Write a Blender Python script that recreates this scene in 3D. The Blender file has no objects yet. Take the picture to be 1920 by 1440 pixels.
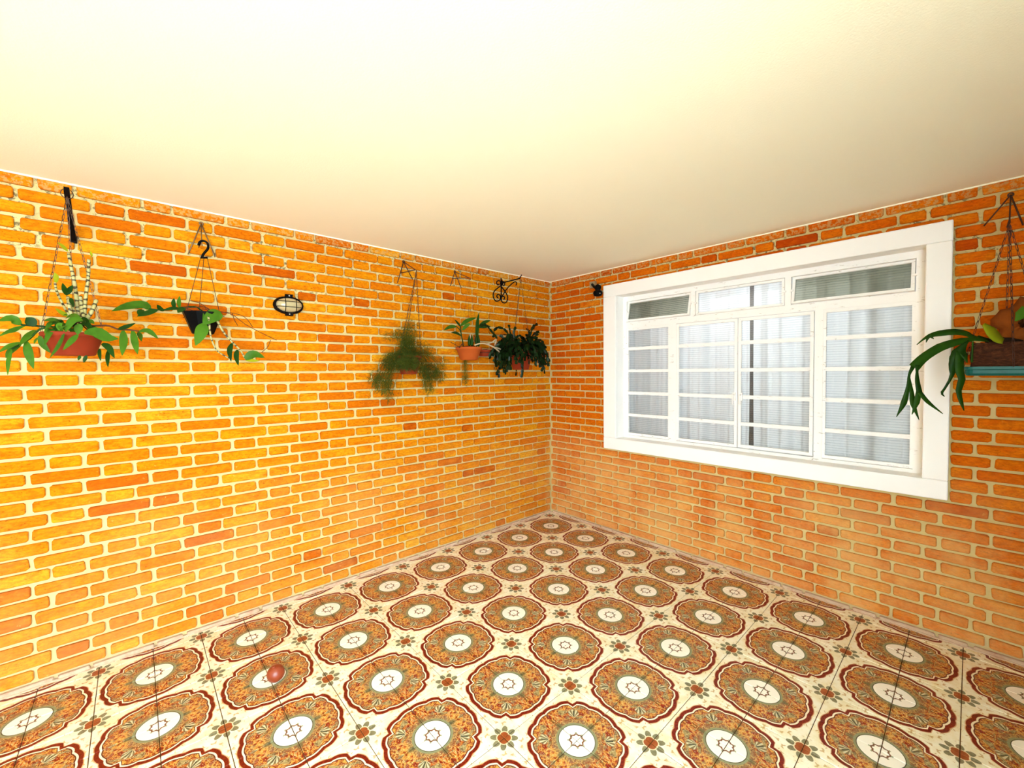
import bpy, bmesh, math, random
from mathutils import Vector, Matrix
import numpy as np

random.seed(7)
rng = np.random.RandomState(5)
C = bpy.context.scene.collection
SC = bpy.context.scene
R2 = math.radians

# ---------------------------------------------------------------- camera, sky, sun, exposure
CAM = Vector((-3.34380634, -3.06874087, 1.53132676))
FPX, YAW, PITCH, ROLL = 781.656, 0.834643887, -0.0280259776, -0.00841075432
fwd = Vector((math.cos(YAW) * math.cos(PITCH), math.sin(YAW) * math.cos(PITCH), math.sin(PITCH)))
rgt0 = Vector((math.sin(YAW), -math.cos(YAW), 0))
up0 = rgt0.cross(fwd)
rgt = math.cos(ROLL) * rgt0 + math.sin(ROLL) * up0
upv = -math.sin(ROLL) * rgt0 + math.cos(ROLL) * up0
cam = bpy.data.cameras.new('camera')
cam.sensor_width = 36.0
cam.lens = FPX / 1920 * 36.0
cam.clip_start = 0.05
camo = bpy.data.objects.new('camera', cam)
C.objects.link(camo)
m = Matrix((rgt, upv, -fwd)).transposed().to_4x4()
m.translation = CAM
camo.matrix_world = m
SC.camera = camo

world = bpy.data.worlds.new('sky')
SC.world = world
world.use_nodes = True
wb = world.node_tree.nodes['Background']
wb.inputs['Color'].default_value = (0.80, 0.98, 1.12, 1)
wb.inputs['Strength'].default_value = 1.0
sun = bpy.data.lights.new('sun', 'SUN')
sun.energy = 2.2
sun.angle = R2(0.6)
sun.color = (1.0, 0.97, 0.92)
suno = bpy.data.objects.new('sun', sun)
C.objects.link(suno)
suno.location = (4, 4, 9)
suno.rotation_euler = Vector((-0.25, -0.45, -1.0)).to_track_quat('-Z', 'Y').to_euler()

SC.view_settings.view_transform = 'Standard'
SC.view_settings.look = 'None'
SC.view_settings.gamma = 1
SC.view_settings.use_curve_mapping = False
SC.view_settings.exposure = 4.02
SC.cycles.use_denoising = True
SC.cycles.max_bounces = 12
SC.cycles.diffuse_bounces = 8
SC.cycles.transparent_max_bounces = 16

H = 2.5            # ceiling height
XL, YB = -5.5, -3.75   # extents of the carport

# ---------------------------------------------------------------- pixel helpers: a photo point onto a plane in the room
def ray(x, y):
    return fwd + rgt * ((x - 960) / FPX) - upv * ((y - 720) / FPX)
def L(x, y, off=0.0):      # plane parallel to the left wall, 'off' metres in front of it
    d = ray(x, y); t = (-off - CAM.y) / d.y; return CAM + d * t
def W(x, y, off=0.0):      # plane parallel to the window wall
    d = ray(x, y); t = (-off - CAM.x) / d.x; return CAM + d * t
def proj(p):
    d = Vector(p) - CAM; w = d.dot(fwd)
    if w < 0.05: return None
    return (960 + FPX * d.dot(rgt) / w, 720 - FPX * d.dot(upv) / w, w)

# ---------------------------------------------------------------- materials
class NT:
    def __init__(s, name):
        s.m = bpy.data.materials.new(name); s.m.use_nodes = True
        s.t = s.m.node_tree; s.t.nodes.clear()
        s.out = s.t.nodes.new('ShaderNodeOutputMaterial')
    def n(s, typ, **kw):
        nd = s.t.nodes.new('ShaderNode' + typ)
        for k, v in kw.items():
            if k.startswith('i_'):
                key = k[2:]; key = int(key) if key.isdigit() else key.replace('_', ' ')
                s.set(nd.inputs[key], v)
            else: setattr(nd, k, v)
        return nd
    def set(s, inp, v):
        if isinstance(v, bpy.types.NodeSocket): s.t.links.new(v, inp)
        elif isinstance(v, bpy.types.Node): s.t.links.new(v.outputs[0], inp)
        else:
            if inp.type == 'RGBA' and len(v) == 3: v = (*v, 1)
            inp.default_value = v
    def math(s, op, a, b=None, c=None, clamp=False):
        nd = s.n('Math', operation=op, use_clamp=clamp)
        s.set(nd.inputs[0], a)
        if b is not None: s.set(nd.inputs[1], b)
        if c is not None: s.set(nd.inputs[2], c)
        return nd.outputs[0]
    def mix(s, f, a, b, mode='MIX'):
        nd = s.n('Mix', data_type='RGBA', blend_type=mode)
        s.set(nd.inputs[0], f); s.set(nd.inputs[6], a); s.set(nd.inputs[7], b)
        return nd.outputs[2]
    def step(s, x, lo, hi):
        nd = s.n('MapRange', interpolation_type='SMOOTHSTEP')
        s.set(nd.inputs[0], x); nd.inputs[1].default_value = lo; nd.inputs[2].default_value = hi
        nd.inputs[3].default_value = 0; nd.inputs[4].default_value = 1
        return nd.outputs[0]
    def noise(s, vec, scale, detail=4, rough=.55, dist=0.0):
        nd = s.n('TexNoise'); s.set(nd.inputs['Vector'], vec)
        nd.inputs['Scale'].default_value = scale; nd.inputs['Detail'].default_value = detail
        nd.inputs['Roughness'].default_value = rough; nd.inputs['Distortion'].default_value = dist
        return nd
    def ramp(s, f, stops):
        nd = s.n('ValToRGB'); s.set(nd.inputs[0], f); e = nd.color_ramp.elements
        while len(e) < len(stops): e.new(0.5)
        for i, (p, c) in enumerate(stops): e[i].position = p; e[i].color = (*c, 1)
        return nd.outputs[0]
    def curve(s, f, pts):
        nd = s.n('FloatCurve'); s.set(nd.inputs['Value'], f); cu = nd.mapping.curves[0]
        while len(cu.points) < len(pts): cu.points.new(.5, .5)
        for q, (a, b) in zip(cu.points, pts): q.location = (a, b); q.handle_type = 'AUTO_CLAMPED'
        nd.mapping.update(); return nd.outputs[0]
    def bump(s, h, strength, dist, normal=None):
        nd = s.n('Bump'); s.set(nd.inputs['Height'], h)
        nd.inputs['Strength'].default_value = strength; nd.inputs['Distance'].default_value = dist
        if normal is not None: s.set(nd.inputs['Normal'], normal)
        return nd.outputs[0]
    def done(s, col, rough=.6, normal=None, spec=.4, **kw):
        b = s.n('BsdfPrincipled'); s.set(b.inputs['Base Color'], col); s.set(b.inputs['Roughness'], rough)
        b.inputs['Specular IOR Level'].default_value = spec
        if normal is not None: s.set(b.inputs['Normal'], normal)
        for k, v in kw.items(): s.set(b.inputs[k.replace('_', ' ')], v)
        s.t.links.new(b.outputs[0], s.out.inputs[0]); return s.m

def simple(name, col, rough=.6, spec=.4, var=.12, scale=30, bump=0.0, **kw):
    t = NT(name); g = t.n('NewGeometry').outputs['Position']
    nz = t.noise(g, scale)
    c = t.mix(t.math('MULTIPLY', nz.outputs[0], 1.0), tuple(x * (1 - var) for x in col), tuple(min(1, x * (1 + var)) for x in col))
    nrm = t.bump(nz.outputs[0], bump, .003) if bump else None
    return t.done(c, rough, nrm, spec, **kw)

def brick_material(name, dusty=False, lit_tone=1.0):
    t = NT(name)
    geo = t.n('NewGeometry'); pos = geo.outputs['Position']
    rnd = t.math('FRACT', t.math('ADD', geo.outputs['Random Per Island'], t.n('ObjectInfo').outputs['Random']))
    base = t.ramp(rnd, [(0.0, (.40, .045 * lit_tone, .002)), (.05, (.56, .085 * lit_tone, .002)), (.16, (.62, .130 * lit_tone, .003)), (.5, (.66, .155 * lit_tone, .0035)), (.85, (.68, .18 * lit_tone, .004)), (1.0, (.72, .225 * lit_tone, .010))])
    # every brick gets its own slice of the noise
    off = t.n('CombineXYZ'); t.set(off.inputs[0], t.math('MULTIPLY', rnd, 31.0)); t.set(off.inputs[1], t.math('MULTIPLY', rnd, 17.0))
    vadd = t.n('VectorMath', operation='ADD'); t.set(vadd.inputs[0], pos); t.set(vadd.inputs[1], off)
    mp = t.n('Mapping'); t.set(mp.inputs[0], vadd.outputs[0]); mp.inputs['Scale'].default_value = (1, 1, 2.6)
    big = t.noise(mp.outputs[0], 9, 3); fine = t.noise(mp.outputs[0], 60, 6, .7, .6); grain = t.noise(pos, 420, 2)
    c = t.mix(t.step(big.outputs[0], .4, .75), base, (.62, .105 * lit_tone, .002))
    mott = t.noise(mp.outputs[0], 38, 5, .75)
    c = t.mix(t.math('MULTIPLY', t.step(mott.outputs[0], .60, .40), .75), c, t.mix(.5, c, (.26, .03, .001)))
    crack = t.step(fine.outputs[0], .42, .33)
    c = t.mix(t.math('MULTIPLY', crack, .85), c, (.22, .03, .001))
    pale = t.step(t.noise(vadd.outputs[0], 26, 4, .7).outputs[0], .66, .74)
    c = t.mix(t.math('MULTIPLY', pale, .5), c, (.80, .42, .10))
    if dusty:
        c = t.mix(t.step(t.noise(pos, 14, 5, .7).outputs[0], .25, .6), (.50, .27, .16), (.58, .42, .28))
    else:
        # lime bloom: pale dusty deposit low on the window wall
        sx = t.n('SeparateXYZ'); t.set(sx.inputs[0], pos)
        low = t.math('MULTIPLY', t.step(sx.outputs[2], 1.05, .45), t.math('ADD', .3, t.math('MULTIPLY', .7, t.step(sx.outputs[0], -.12, -.02))))
        bloom = t.math('MULTIPLY', low, t.step(t.noise(pos, 2.6, 6, .7).outputs[0], .25, .68))
        smear = t.math('MULTIPLY', t.step(sx.outputs[2], 2.435, 2.455), t.step(t.noise(pos, 40, 4, .7).outputs[0], .46, .56))
        c = t.mix(t.math('MULTIPLY', smear, .6), c, (.50, .34, .12))
        c = t.mix(t.math('MULTIPLY', bloom, .62), c, (.76, .48, .16))
    h = t.math('ADD', t.math('MULTIPLY', fine.outputs[0], .8), t.math('MULTIPLY', grain.outputs[0], .25))
    return t.done(c, .85, t.bump(h, .8, .005), .04)

def mortar_material():
    t = NT('mortar'); pos = t.n('NewGeometry').outputs['Position']
    sx = t.n('SeparateXYZ'); t.set(sx.inputs[0], pos)
    a = t.noise(pos, 5, 5); b = t.noise(pos, 48, 5, .7)
    c = t.mix(a.outputs[0], (.54, .42, .16), (.68, .56, .26))
    stain = t.math('MULTIPLY', t.math('MULTIPLY', t.step(b.outputs[0], .50, .60), t.step(a.outputs[0], .40, .55)), t.step(sx.outputs[2], 1.7, 2.3))
    c = t.mix(t.math('MULTIPLY', stain, .85), c, (.10, .075, .03))
    foot = t.math('MULTIPLY', t.step(sx.outputs[2], .10, .0), t.step(a.outputs[0], .3, .55))
    c = t.mix(t.math('MULTIPLY', foot, .5), c, (.40, .26, .17))
    return t.done(c, .95, t.bump(b.outputs[0], .6, .005), .04)

def ceiling_material():
    t = NT('ceiling_paint'); pos = t.n('NewGeometry').outputs['Position']
    a = t.noise(pos, 1.3, 3); b = t.noise(pos, 130, 4, .6)
    c = t.mix(a.outputs[0], (.88, .86, .67), (.91, .89, .71))
    return t.done(c, .9, t.bump(b.outputs[0], .25, .003), .15)

def tile_material():
    t = NT('patterned_tile')
    uv = t.n('UVMap'); uv.uv_map = 'UVMap'
    sp = t.n('SeparateXYZ'); t.set(sp.inputs[0], uv.outputs[0]); u, v = sp.outputs[0], sp.outputs[1]
    info = t.n('ObjectInfo'); pos = t.n('NewGeometry').outputs['Position']
    # polar coordinates about the medallion corner
    r = t.math('SQRT', t.math('ADD', t.math('MULTIPLY', u, u), t.math('MULTIPLY', v, v)))
    ang = t.math('ARCTAN2', v, u)
    a = t.math('DIVIDE', t.math('ABSOLUTE', t.math('SUBTRACT', ang, math.pi / 4)), math.pi / 4)   # 0 on the diagonal, 1 on the axes
    edge = t.curve(a, [(0, .885), (.10, .945), (.13, .968), (.28, .972), (.44, .948), (.52, .925), (.62, .935), (.80, .945), (1.0, .925)])
    d = t.math('SUBTRACT', edge, r)                      # inward distance from the rim
    # background: cream with ochre scribbles
    n1 = t.noise(uv.outputs[0], 9, 6, .7, .8); n1b = t.noise(pos, 14, 4, .6)
    bg = t.mix(t.step(n1b.outputs[0], .35, .7), (.90, .86, .66), (.82, .72, .42))
    bg = t.mix(t.math('MULTIPLY', t.step(n1.outputs[0], .56, .63), .85), bg, (.52, .30, .06))
    # filling of the medallion
    p3 = t.n('VectorMath', operation='SCALE'); t.set(p3.inputs[0], uv.outputs[0]); p3.inputs['Scale'].default_value = 1.0
    n2 = t.noise(uv.outputs[0], 7.5, 4, .6, 1.0); n3 = t.noise(uv.outputs[0], 12, 4, .6, 1.8); n4 = t.noise(uv.outputs[0], 5, 3, .5, .5)
    fill = t.ramp(n2.outputs[0], [(.30, (.16, .006, .002)), (.41, (.34, .018, .003)), (.47, (.46, .10, .006)), (.52, (.70, .42, .09)), (.56, (.50, .14, .008)), (.63, (.28, .014, .002)), (.72, (.50, .22, .02))])
    green = t.mix(n3.outputs[0], (.07, .07, .022), (.40, .38, .18))
    gm = t.math('MAXIMUM', t.step(n4.outputs[0], .54, .62), t.math('MULTIPLY', t.step(r, .56, .42), .7))
    fill = t.mix(t.math('MULTIPLY', gm, .75), fill, green)
    line = t.math('LESS_THAN', t.math('ABSOLUTE', t.math('SUBTRACT', t.math('FRACT', t.math('MULTIPLY', n3.outputs[0], 4.0)), .5)), .07)
    fill = t.mix(t.math('MULTIPLY', line, .8), fill, (.74, .64, .34))
    dline = t.math('LESS_THAN', t.math('ABSOLUTE', t.math('SUBTRACT', t.math('FRACT', t.math('MULTIPLY', n2.outputs[0], 6.0)), .5)), .08)
    fill = t.mix(t.math('MULTIPLY', dline, .8), fill, (.075, .03, .008))
    # pale green palmette on the diagonal
    ca, sa = math.cos(math.pi / 4), math.sin(math.pi / 4)
    along = t.math('MULTIPLY', t.math('ADD', u, v), ca); across = t.math('MULTIPLY', t.math('SUBTRACT', v, u), sa)
    ea = t.math('DIVIDE', t.math('SUBTRACT', along, .64), .115); eb = t.math('DIVIDE', across, .13)
    er = t.math('SQRT', t.math('ADD', t.math('MULTIPLY', ea, ea), t.math('MULTIPLY', eb, eb)))
    pang = t.math('ARCTAN2', across, t.math('SUBTRACT', along, .54))
    rays = t.step(t.math('SINE', t.math('MULTIPLY', pang, 13.0)), -.2, .5)
    palm = t.mix(rays, (.15, .16, .07), (.66, .66, .42))
    fill = t.mix(t.math('MULTIPLY', t.step(er, 1.0, .7), .8), fill, palm)
    stalk = t.math('MULTIPLY', t.math('LESS_THAN', t.math('ABSOLUTE', across), .012), t.math('LESS_THAN', t.math('ABSOLUTE', t.math('SUBTRACT', along, .63)), .07))
    fill = t.mix(stalk, fill, (.06, .06, .03))
    # dark leaf shadows by the axes
    mn = t.math('MINIMUM', u, v); mx = t.math('MAXIMUM', u, v)
    sh = t.math('MULTIPLY', t.step(mn, .07, .03), t.math('MULTIPLY', t.step(mx, .36, .42), t.step(mx, .58, .48)))
    fill = t.mix(t.math('MULTIPLY', sh, .8), fill, (.10, .09, .035))
    # rim: inner dark line, white line, red band
    col = bg
    band = t.mix(t.step(t.noise(uv.outputs[0], 30, 3).outputs[0], .4, .7), (.13, .004, .001), (.28, .022, .003))
    col = t.mix(t.math('MULTIPLY', t.step(d, -.02, .0), .8), col, (.55, .20, .03))
    col = t.mix(t.step(d, .0, .008), col, band)
    col = t.mix(t.step(d, .072, .078), col, (.90, .80, .56))
    col = t.mix(t.step(d, .104, .110), col, (.10, .010, .002))
    col = t.mix(t.step(d, .120, .132), col, fill)
    # green ring, white disc, small quatrefoil
    col = t.mix(t.step(r, .41, .39), col, (.25, .26, .13))
    col = t.mix(t.step(r, .362, .356), col, (.05, .05, .02))
    disc = t.mix(t.math('MULTIPLY', t.step(n1.outputs[0], .62, .70), .7), (.93, .89, .74), (.66, .44, .14))
    col = t.mix(t.step(r, .348, .342), col, disc)
    q = t.math('SUBTRACT', r, t.math('ADD', .128, t.math('MULTIPLY', t.math('COSINE', t.math('MULTIPLY', ang, 8.0)), .012)))
    col = t.mix(t.step(t.math('ABSOLUTE', q), .022, .012), col, (.20, .085, .03))
    q2 = t.math('SUBTRACT', r, .165); dots = t.step(t.math('COSINE', t.math('MULTIPLY', ang, 8.0)), .6, .8)
    col = t.mix(t.math('MULTIPLY', t.step(t.math('ABSOLUTE', q2), .02, .012), dots), col, (.33, .33, .18))
    # star at the opposite corner
    u2, v2 = t.math('SUBTRACT', 1.0, u), t.math('SUBTRACT', 1.0, v)
    s = t.math('SQRT', t.math('ADD', t.math('MULTIPLY', u2, u2), t.math('MULTIPLY', v2, v2))); sang = t.math('ARCTAN2', v2, u2)
    c8 = t.math('COSINE', t.math('MULTIPLY', sang, 8.0))
    c4 = t.math('ABSOLUTE', t.math('COSINE', t.math('MULTIPLY', sang, 4.0)))
    lw = t.math('ADD', .15, t.math('MULTIPLY', c4, .125))
    star = t.step(t.math('SUBTRACT', s, lw), .006, -.006)
    col2 = t.mix(n3.outputs[0], (.07, .06, .025), (.34, .31, .16))
    gap = t.math('MULTIPLY', t.step(c4, .34, .18), t.step(s, .13, .15))
    col = t.mix(t.math('MULTIPLY', star, t.math('SUBTRACT', 1.0, gap)), col, col2)
    core = t.math('ADD', .115, t.math('MULTIPLY', t.math('ABSOLUTE', t.math('SINE', t.math('MULTIPLY', sang, 2.0))), .022))
    col = t.mix(t.step(t.math('SUBTRACT', s, core), .022, .014), col, (.80, .66, .38))
    col = t.mix(t.step(t.math('SUBTRACT', s, core), .002, -.008), col, t.mix(n2.outputs[0], (.16, .008, .002), (.46, .13, .025)))
    # wear: a dull film varies the glaze tile by tile
    rough = t.math('ADD', .30, t.math('MULTIPLY', t.noise(pos, 6, 4).outputs[0], .25))
    return t.done(col, rough, t.bump(t.noise(pos, 40, 2).outputs[0], .06, .002), .35)

def leaf_material(name, dark, light, rough=.4):
    t = NT(name); g = t.n('NewGeometry'); rnd = g.outputs['Random Per Island']
    orr = t.n('ObjectInfo').outputs['Random']
    f = t.math('ADD', t.math('MULTIPLY', t.noise(g.outputs['Position'], 28, 3).outputs[0], .6), t.math('MULTIPLY', t.math('FRACT', t.math('ADD', rnd, orr)), .45))
    c = t.mix(f, dark, light)
    b = t.n('BsdfPrincipled'); t.set(b.inputs['Base Color'], c); b.inputs['Roughness'].default_value = rough; b.inputs['Specular IOR Level'].default_value = .10
    tr = t.n('BsdfTranslucent'); t.set(tr.inputs[0], c)
    mx = t.n('MixShader'); mx.inputs[0].default_value = .22
    t.t.links.new(b.outputs[0], mx.inputs[1]); t.t.links.new(tr.outputs[0], mx.inputs[2]); t.t.links.new(mx.outputs[0], t.out.inputs[0])
    return t.m

def cane_material():
    t = NT('banded_cane'); uv = t.n('UVMap'); uv.uv_map = 'UVMap'
    sp = t.n('SeparateXYZ'); t.set(sp.inputs[0], uv.outputs[0])
    warp = t.noise(t.n('NewGeometry').outputs['Position'], 22, 2)
    k = t.math('FRACT', t.math('ADD', t.math('MULTIPLY', sp.outputs[1], 40.0), t.math('MULTIPLY', warp.outputs[0], 2.2)))
    band = t.step(t.math('ABSOLUTE', t.math('SUBTRACT', k, .5)), .33, .38)
    nz = t.noise(t.n('NewGeometry').outputs['Position'], 40)
    c = t.mix(nz.outputs[0], (.27, .24, .06), (.46, .40, .18))
    c = t.mix(band, c, t.mix(nz.outputs[0], (.012, .010, .004), (.07, .05, .012)))
    return t.done(c, .5)

def glass_material(name, ribs, tint, gloss=1.0):
    t = NT(name); pos = t.n('NewGeometry').outputs['Position']
    sx = t.n('SeparateXYZ'); t.set(sx.inputs[0], pos)
    wv = t.math('SINE', t.math('ADD', t.math('MULTIPLY', sx.outputs[2], 2 * math.pi / ribs), t.math('MULTIPLY', t.noise(pos, 2.0, 2).outputs[0], 2.0)))
    nrm = t.bump(wv, .35, .004)
    groove = t.step(wv, .55, .95)
    tint = t.mix(t.math('MULTIPLY', groove, .22), tint, (.60, .66, .68))
    fr = t.n('Fresnel'); fr.inputs[0].default_value = 1.5; t.set(fr.inputs['Normal'], nrm)
    tr = t.n('BsdfTransparent'); t.set(tr.inputs[0], tint)
    gl = t.n('BsdfGlossy'); gl.inputs['Roughness'].default_value = .05; t.set(gl.inputs['Normal'], nrm)
    rf = t.n('BsdfRefraction'); rf.inputs['IOR'].default_value = 1.12; rf.inputs['Roughness'].default_value = .02; t.set(rf.inputs['Normal'], nrm); t.set(rf.inputs[0], tint)
    mx = t.n('MixShader'); t.set(mx.inputs[0], t.math('MULTIPLY', fr.outputs[0], gloss, clamp=True))
    t.t.links.new(tr.outputs[0], mx.inputs[1]); t.t.links.new(gl.outputs[0], mx.inputs[2]); t.t.links.new(mx.outputs[0], t.out.inputs[0])
    return t.m

def white_paint_material(name, peel):
    t = NT(name); pos = t.n('NewGeometry').outputs['Position']
    n = t.noise(pos, 35, 6, .75); c = t.mix(t.noise(pos, 4).outputs[0], (.84, .83, .80), (.90, .89, .87))
    if peel:
        mp = t.n('Mapping'); t.set(mp.inputs[0], pos); mp.inputs['Scale'].default_value = (1, .35, 1.4)
        n = t.noise(mp.outputs[0], 42, 6, .75)
        c = t.mix(t.math('MULTIPLY', t.step(n.outputs[0], .60, .67), .8), c, (.36, .31, .25))
    return t.done(c, .45, t.bump(n.outputs[0], .15, .002), .35)

def fabric_material():
    t = NT('curtain_cloth'); pos = t.n('NewGeometry').outputs['Position']
    c = t.mix(t.noise(pos, 7).outputs[0], (.92, .92, .93), (.95, .95, .95))
    b = t.n('BsdfDiffuse'); t.set(b.inputs[0], c); tr = t.n('BsdfTranslucent'); t.set(tr.inputs[0], c)
    mx = t.n('MixShader'); mx.inputs[0].default_value = .4
    t.t.links.new(b.outputs[0], mx.inputs[1]); t.t.links.new(tr.outputs[0], mx.inputs[2]); t.t.links.new(mx.outputs[0], t.out.inputs[0])
    return t.m

def wood_material():
    t = NT('rough_bark_wood'); pos = t.n('NewGeometry').outputs['Position']
    mp = t.n('Mapping'); t.set(mp.inputs[0], pos); mp.inputs['Scale'].default_value = (2, 1, 3)
    n = t.noise(mp.outputs[0], 30, 6, .7, 1.0)
    c = t.ramp(n.outputs[0], [(.3, (.015, .005, .002)), (.5, (.06, .018, .006)), (.7, (.13, .045, .015))])
    return t.done(c, .85, t.bump(n.outputs[0], .9, .012), .2)

M = {
    'brick': brick_material('lit_orange_brick', False, 1.46), 'brick_dim': brick_material('dim_orange_brick'), 'brick_dusty': brick_material('dusty_brick', True), 'mortar': mortar_material(),  # left wall yellower, window wall redder: their light difference put into the colour
    'ceiling': ceiling_material(), 'tile': tile_material(), 'grout': simple('grout', (.11, .055, .022), .95, .1, .35, 12),
    'white': white_paint_material('white_paint', False), 'peel': white_paint_material('peeling_white_paint', True),
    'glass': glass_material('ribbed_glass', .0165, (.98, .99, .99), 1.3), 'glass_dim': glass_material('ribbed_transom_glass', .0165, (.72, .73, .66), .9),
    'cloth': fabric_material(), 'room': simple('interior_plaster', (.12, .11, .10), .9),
    'concrete': simple('driveway_concrete', (.52, .51, .47), .9, .1, .15, 3), 'iron': simple('black_iron', (.004, .003, .003), .5, .04),
    'rust': simple('rusty_steel', (.05, .015, .006), .65, .4, .4, 60), 'steel': simple('bare_steel_rod', (.20, .12, .06), .4, .5, .3, 60, Metallic=.6),
    'chain': simple('chain_steel', (.07, .03, .012), .45, .5, .4, 90, Metallic=.5),
    'terracotta': simple('terracotta', (.40, .075, .010), .8, .2, .22, 14, .25), 'clay_red': simple('red_clay', (.23, .022, .003), .75, .25, .22, 14, .2),
    'black_plastic': simple('black_plastic', (.003, .003, .003), .45, .05, .3, 30), 'soil': simple('bark_soil', (.02, .010, .005), .95, .1, .5, 60, .6),
    'leaf': leaf_material('orchid_leaf', (.012, .055, .004), (.085, .22, .012)), 'leaf_dark': leaf_material('dark_leaf', (.004, .020, .003), (.020, .075, .007)),
    'leaf_yellow': leaf_material('yellow_leaf', (.16, .22, .005), (.42, .42, .012)), 'cactus': leaf_material('cactus_pad', (.002, .006, .002), (.012, .032, .006), .25),
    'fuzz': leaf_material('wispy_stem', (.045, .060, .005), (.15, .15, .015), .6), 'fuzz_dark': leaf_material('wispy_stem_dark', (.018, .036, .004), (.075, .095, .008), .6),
    'fern': leaf_material('staghorn_leaf', (.004, .022, .002), (.030, .090, .005)), 'shield': leaf_material('dry_shield_frond', (.09, .014, .002), (.34, .09, .01), .8),
    'cane': cane_material(), 'twig': simple('dry_twig', (.10, .03, .01), .8, .2, .3, 60), 'root': simple('pale_root', (.45, .35, .22), .7, .2, .2, 60),
    'teal': simple('teal_enamel', (.006, .095, .080), .35, .2, .35, 26), 'bark': wood_material(),
    'lamp_glass': simple('frosted_lamp_glass', (.42, .34, .18), .10, .6, .15, 20), 'screw': simple('bright_screw', (.7, .68, .64), .25, .6, Metallic=.8),
    'cream_plastic': simple('cream_plastic', (.30, .22, .11), .5), 'ball': simple('red_clay_ball', (.24, .040, .012), .35, .5, .25, 40),
    'pipe': simple('curtain_rail', (.55, .52, .48), .4),
}

# ---------------------------------------------------------------- mesh helpers
def finish(o, smooth=False):
    if smooth: o.data.shade_smooth()
    return o
def obj(name, bm, mat, parent=None, smooth=False, kind=None):
    me = bpy.data.meshes.new(name)
    bmesh.ops.recalc_face_normals(bm, faces=bm.faces) if not bm.get('keep') else None
    bm.bm.to_mesh(me) if hasattr(bm, 'bm') else bm.to_mesh(me)
    me.materials.append(M[mat] if isinstance(mat, str) else mat)
    o = bpy.data.objects.new(name, me); C.objects.link(o)
    if parent is not None: o.parent = parent
    if smooth: me.shade_smooth()
    if kind: o['kind'] = kind
    return o
class BM:
    """list-based mesh builder"""
    def __init__(s): s.v = []; s.f = []; s.uv = None
    def box(s, a, b):
        x0, y0, z0 = (min(a[i], b[i]) for i in range(3)); x1, y1, z1 = (max(a[i], b[i]) for i in range(3))
        k = len(s.v)
        s.v += [(x0, y0, z0), (x1, y0, z0), (x1, y1, z0), (x0, y1, z0), (x0, y0, z1), (x1, y0, z1), (x1, y1, z1), (x0, y1, z1)]
        s.f += [tuple(k + i for i in q) for q in ((0, 3, 2, 1), (4, 5, 6, 7), (0, 1, 5, 4), (1, 2, 6, 5), (2, 3, 7, 6), (3, 0, 4, 7))]
        return s
    def tube(s, pts, rad, seg=6, cap=True):
        pts = [Vector(p) for p in pts]; n = len(pts)
        if not hasattr(rad, '__len__'): rad = [rad] * n
        prev = None; rings = []
        for i, p in enumerate(pts):
            t = (pts[min(i + 1, n - 1)] - pts[max(i - 1, 0)]).normalized()
            if prev is None:
                a = Vector((0, 0, 1)) if abs(t.z) < .9 else Vector((1, 0, 0)); nx = t.cross(a).normalized()
            else:
                nx = (prev - t * prev.dot(t));
                nx = nx.normalized() if nx.length > 1e-6 else t.orthogonal().normalized()
            prev = nx; ny = t.cross(nx); k = len(s.v)
            s.v += [tuple(p + (nx * math.cos(2 * math.pi * j / seg) + ny * math.sin(2 * math.pi * j / seg)) * rad[i]) for j in range(seg)]
            rings.append(k)
        for a, b in zip(rings, rings[1:]):
            s.f += [(a + j, a + (j + 1) % seg, b + (j + 1) % seg, b + j) for j in range(seg)]
        if cap: s.f += [tuple(rings[0] + j for j in reversed(range(seg))), tuple(rings[-1] + j for j in range(seg))]
        return s
    def lathe(s, prof, c, seg=24, axis='z', sx=1, sy=1):
        rings = []
        for r, h in prof:
            k = len(s.v)
            for j in range(seg):
                a = 2 * math.pi * (j + .5) / seg
                s.v.append((c[0] + r * sx * math.cos(a), c[1] + r * sy * math.sin(a), c[2] + h))
            rings.append(k)
        for a, b in zip(rings, rings[1:]):
            s.f += [(a + j, a + (j + 1) % seg, b + (j + 1) % seg, b + j) for j in range(seg)]
        s.f += [tuple(rings[0] + j for j in reversed(range(seg))), tuple(rings[-1] + j for j in range(seg))]
        return s
    def blade(s, pts, ws, nrm, fold=.25):
        """leaf: spine points, half widths, facing direction"""
        pts = [Vector(p) for p in pts]; n = len(pts); k0 = len(s.v); nrm = Vector(nrm)
        for i, p in enumerate(pts):
            t = (pts[min(i + 1, n - 1)] - pts[max(i - 1, 0)]).normalized()
            side = t.cross(nrm)
            side = side.normalized() if side.length > 1e-4 else t.orthogonal().normalized()
            nn = side.cross(t).normalized(); w = max(ws[i], .0004)
            s.v += [tuple(p + side * w + nn * w * fold), tuple(p), tuple(p - side * w + nn * w * fold)]
        for i in range(n - 1):
            a = k0 + 3 * i; s.f += [(a, a + 1, a + 4, a + 3), (a + 1, a + 2, a + 5, a + 4)]
        return s
    def mesh(s, name):
        me = bpy.data.meshes.new(name); me.from_pydata([tuple(v) for v in s.v], [], s.f); me.update(); return me
    def build(s, name, mat, parent=None, smooth=False, kind=None, fix=False):
        me = s.mesh(name)
        if fix:
            b = bmesh.new(); b.from_mesh(me); bmesh.ops.recalc_face_normals(b, faces=b.faces); b.to_mesh(me); b.free()
        me.materials.append(M[mat] if isinstance(mat, str) else mat)
        o = bpy.data.objects.new(name, me); C.objects.link(o)
        if parent is not None: o.parent = parent
        if smooth: me.shade_smooth()
        if kind: o['kind'] = kind
        return o
def link(name, me, mat=None, parent=None, loc=(0, 0, 0), rot=(0, 0, 0), scale=(1, 1, 1)):
    o = bpy.data.objects.new(name, me); C.objects.link(o)
    if parent is not None: o.parent = parent
    o.location = loc; o.rotation_euler = rot; o.scale = scale
    return o
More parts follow.
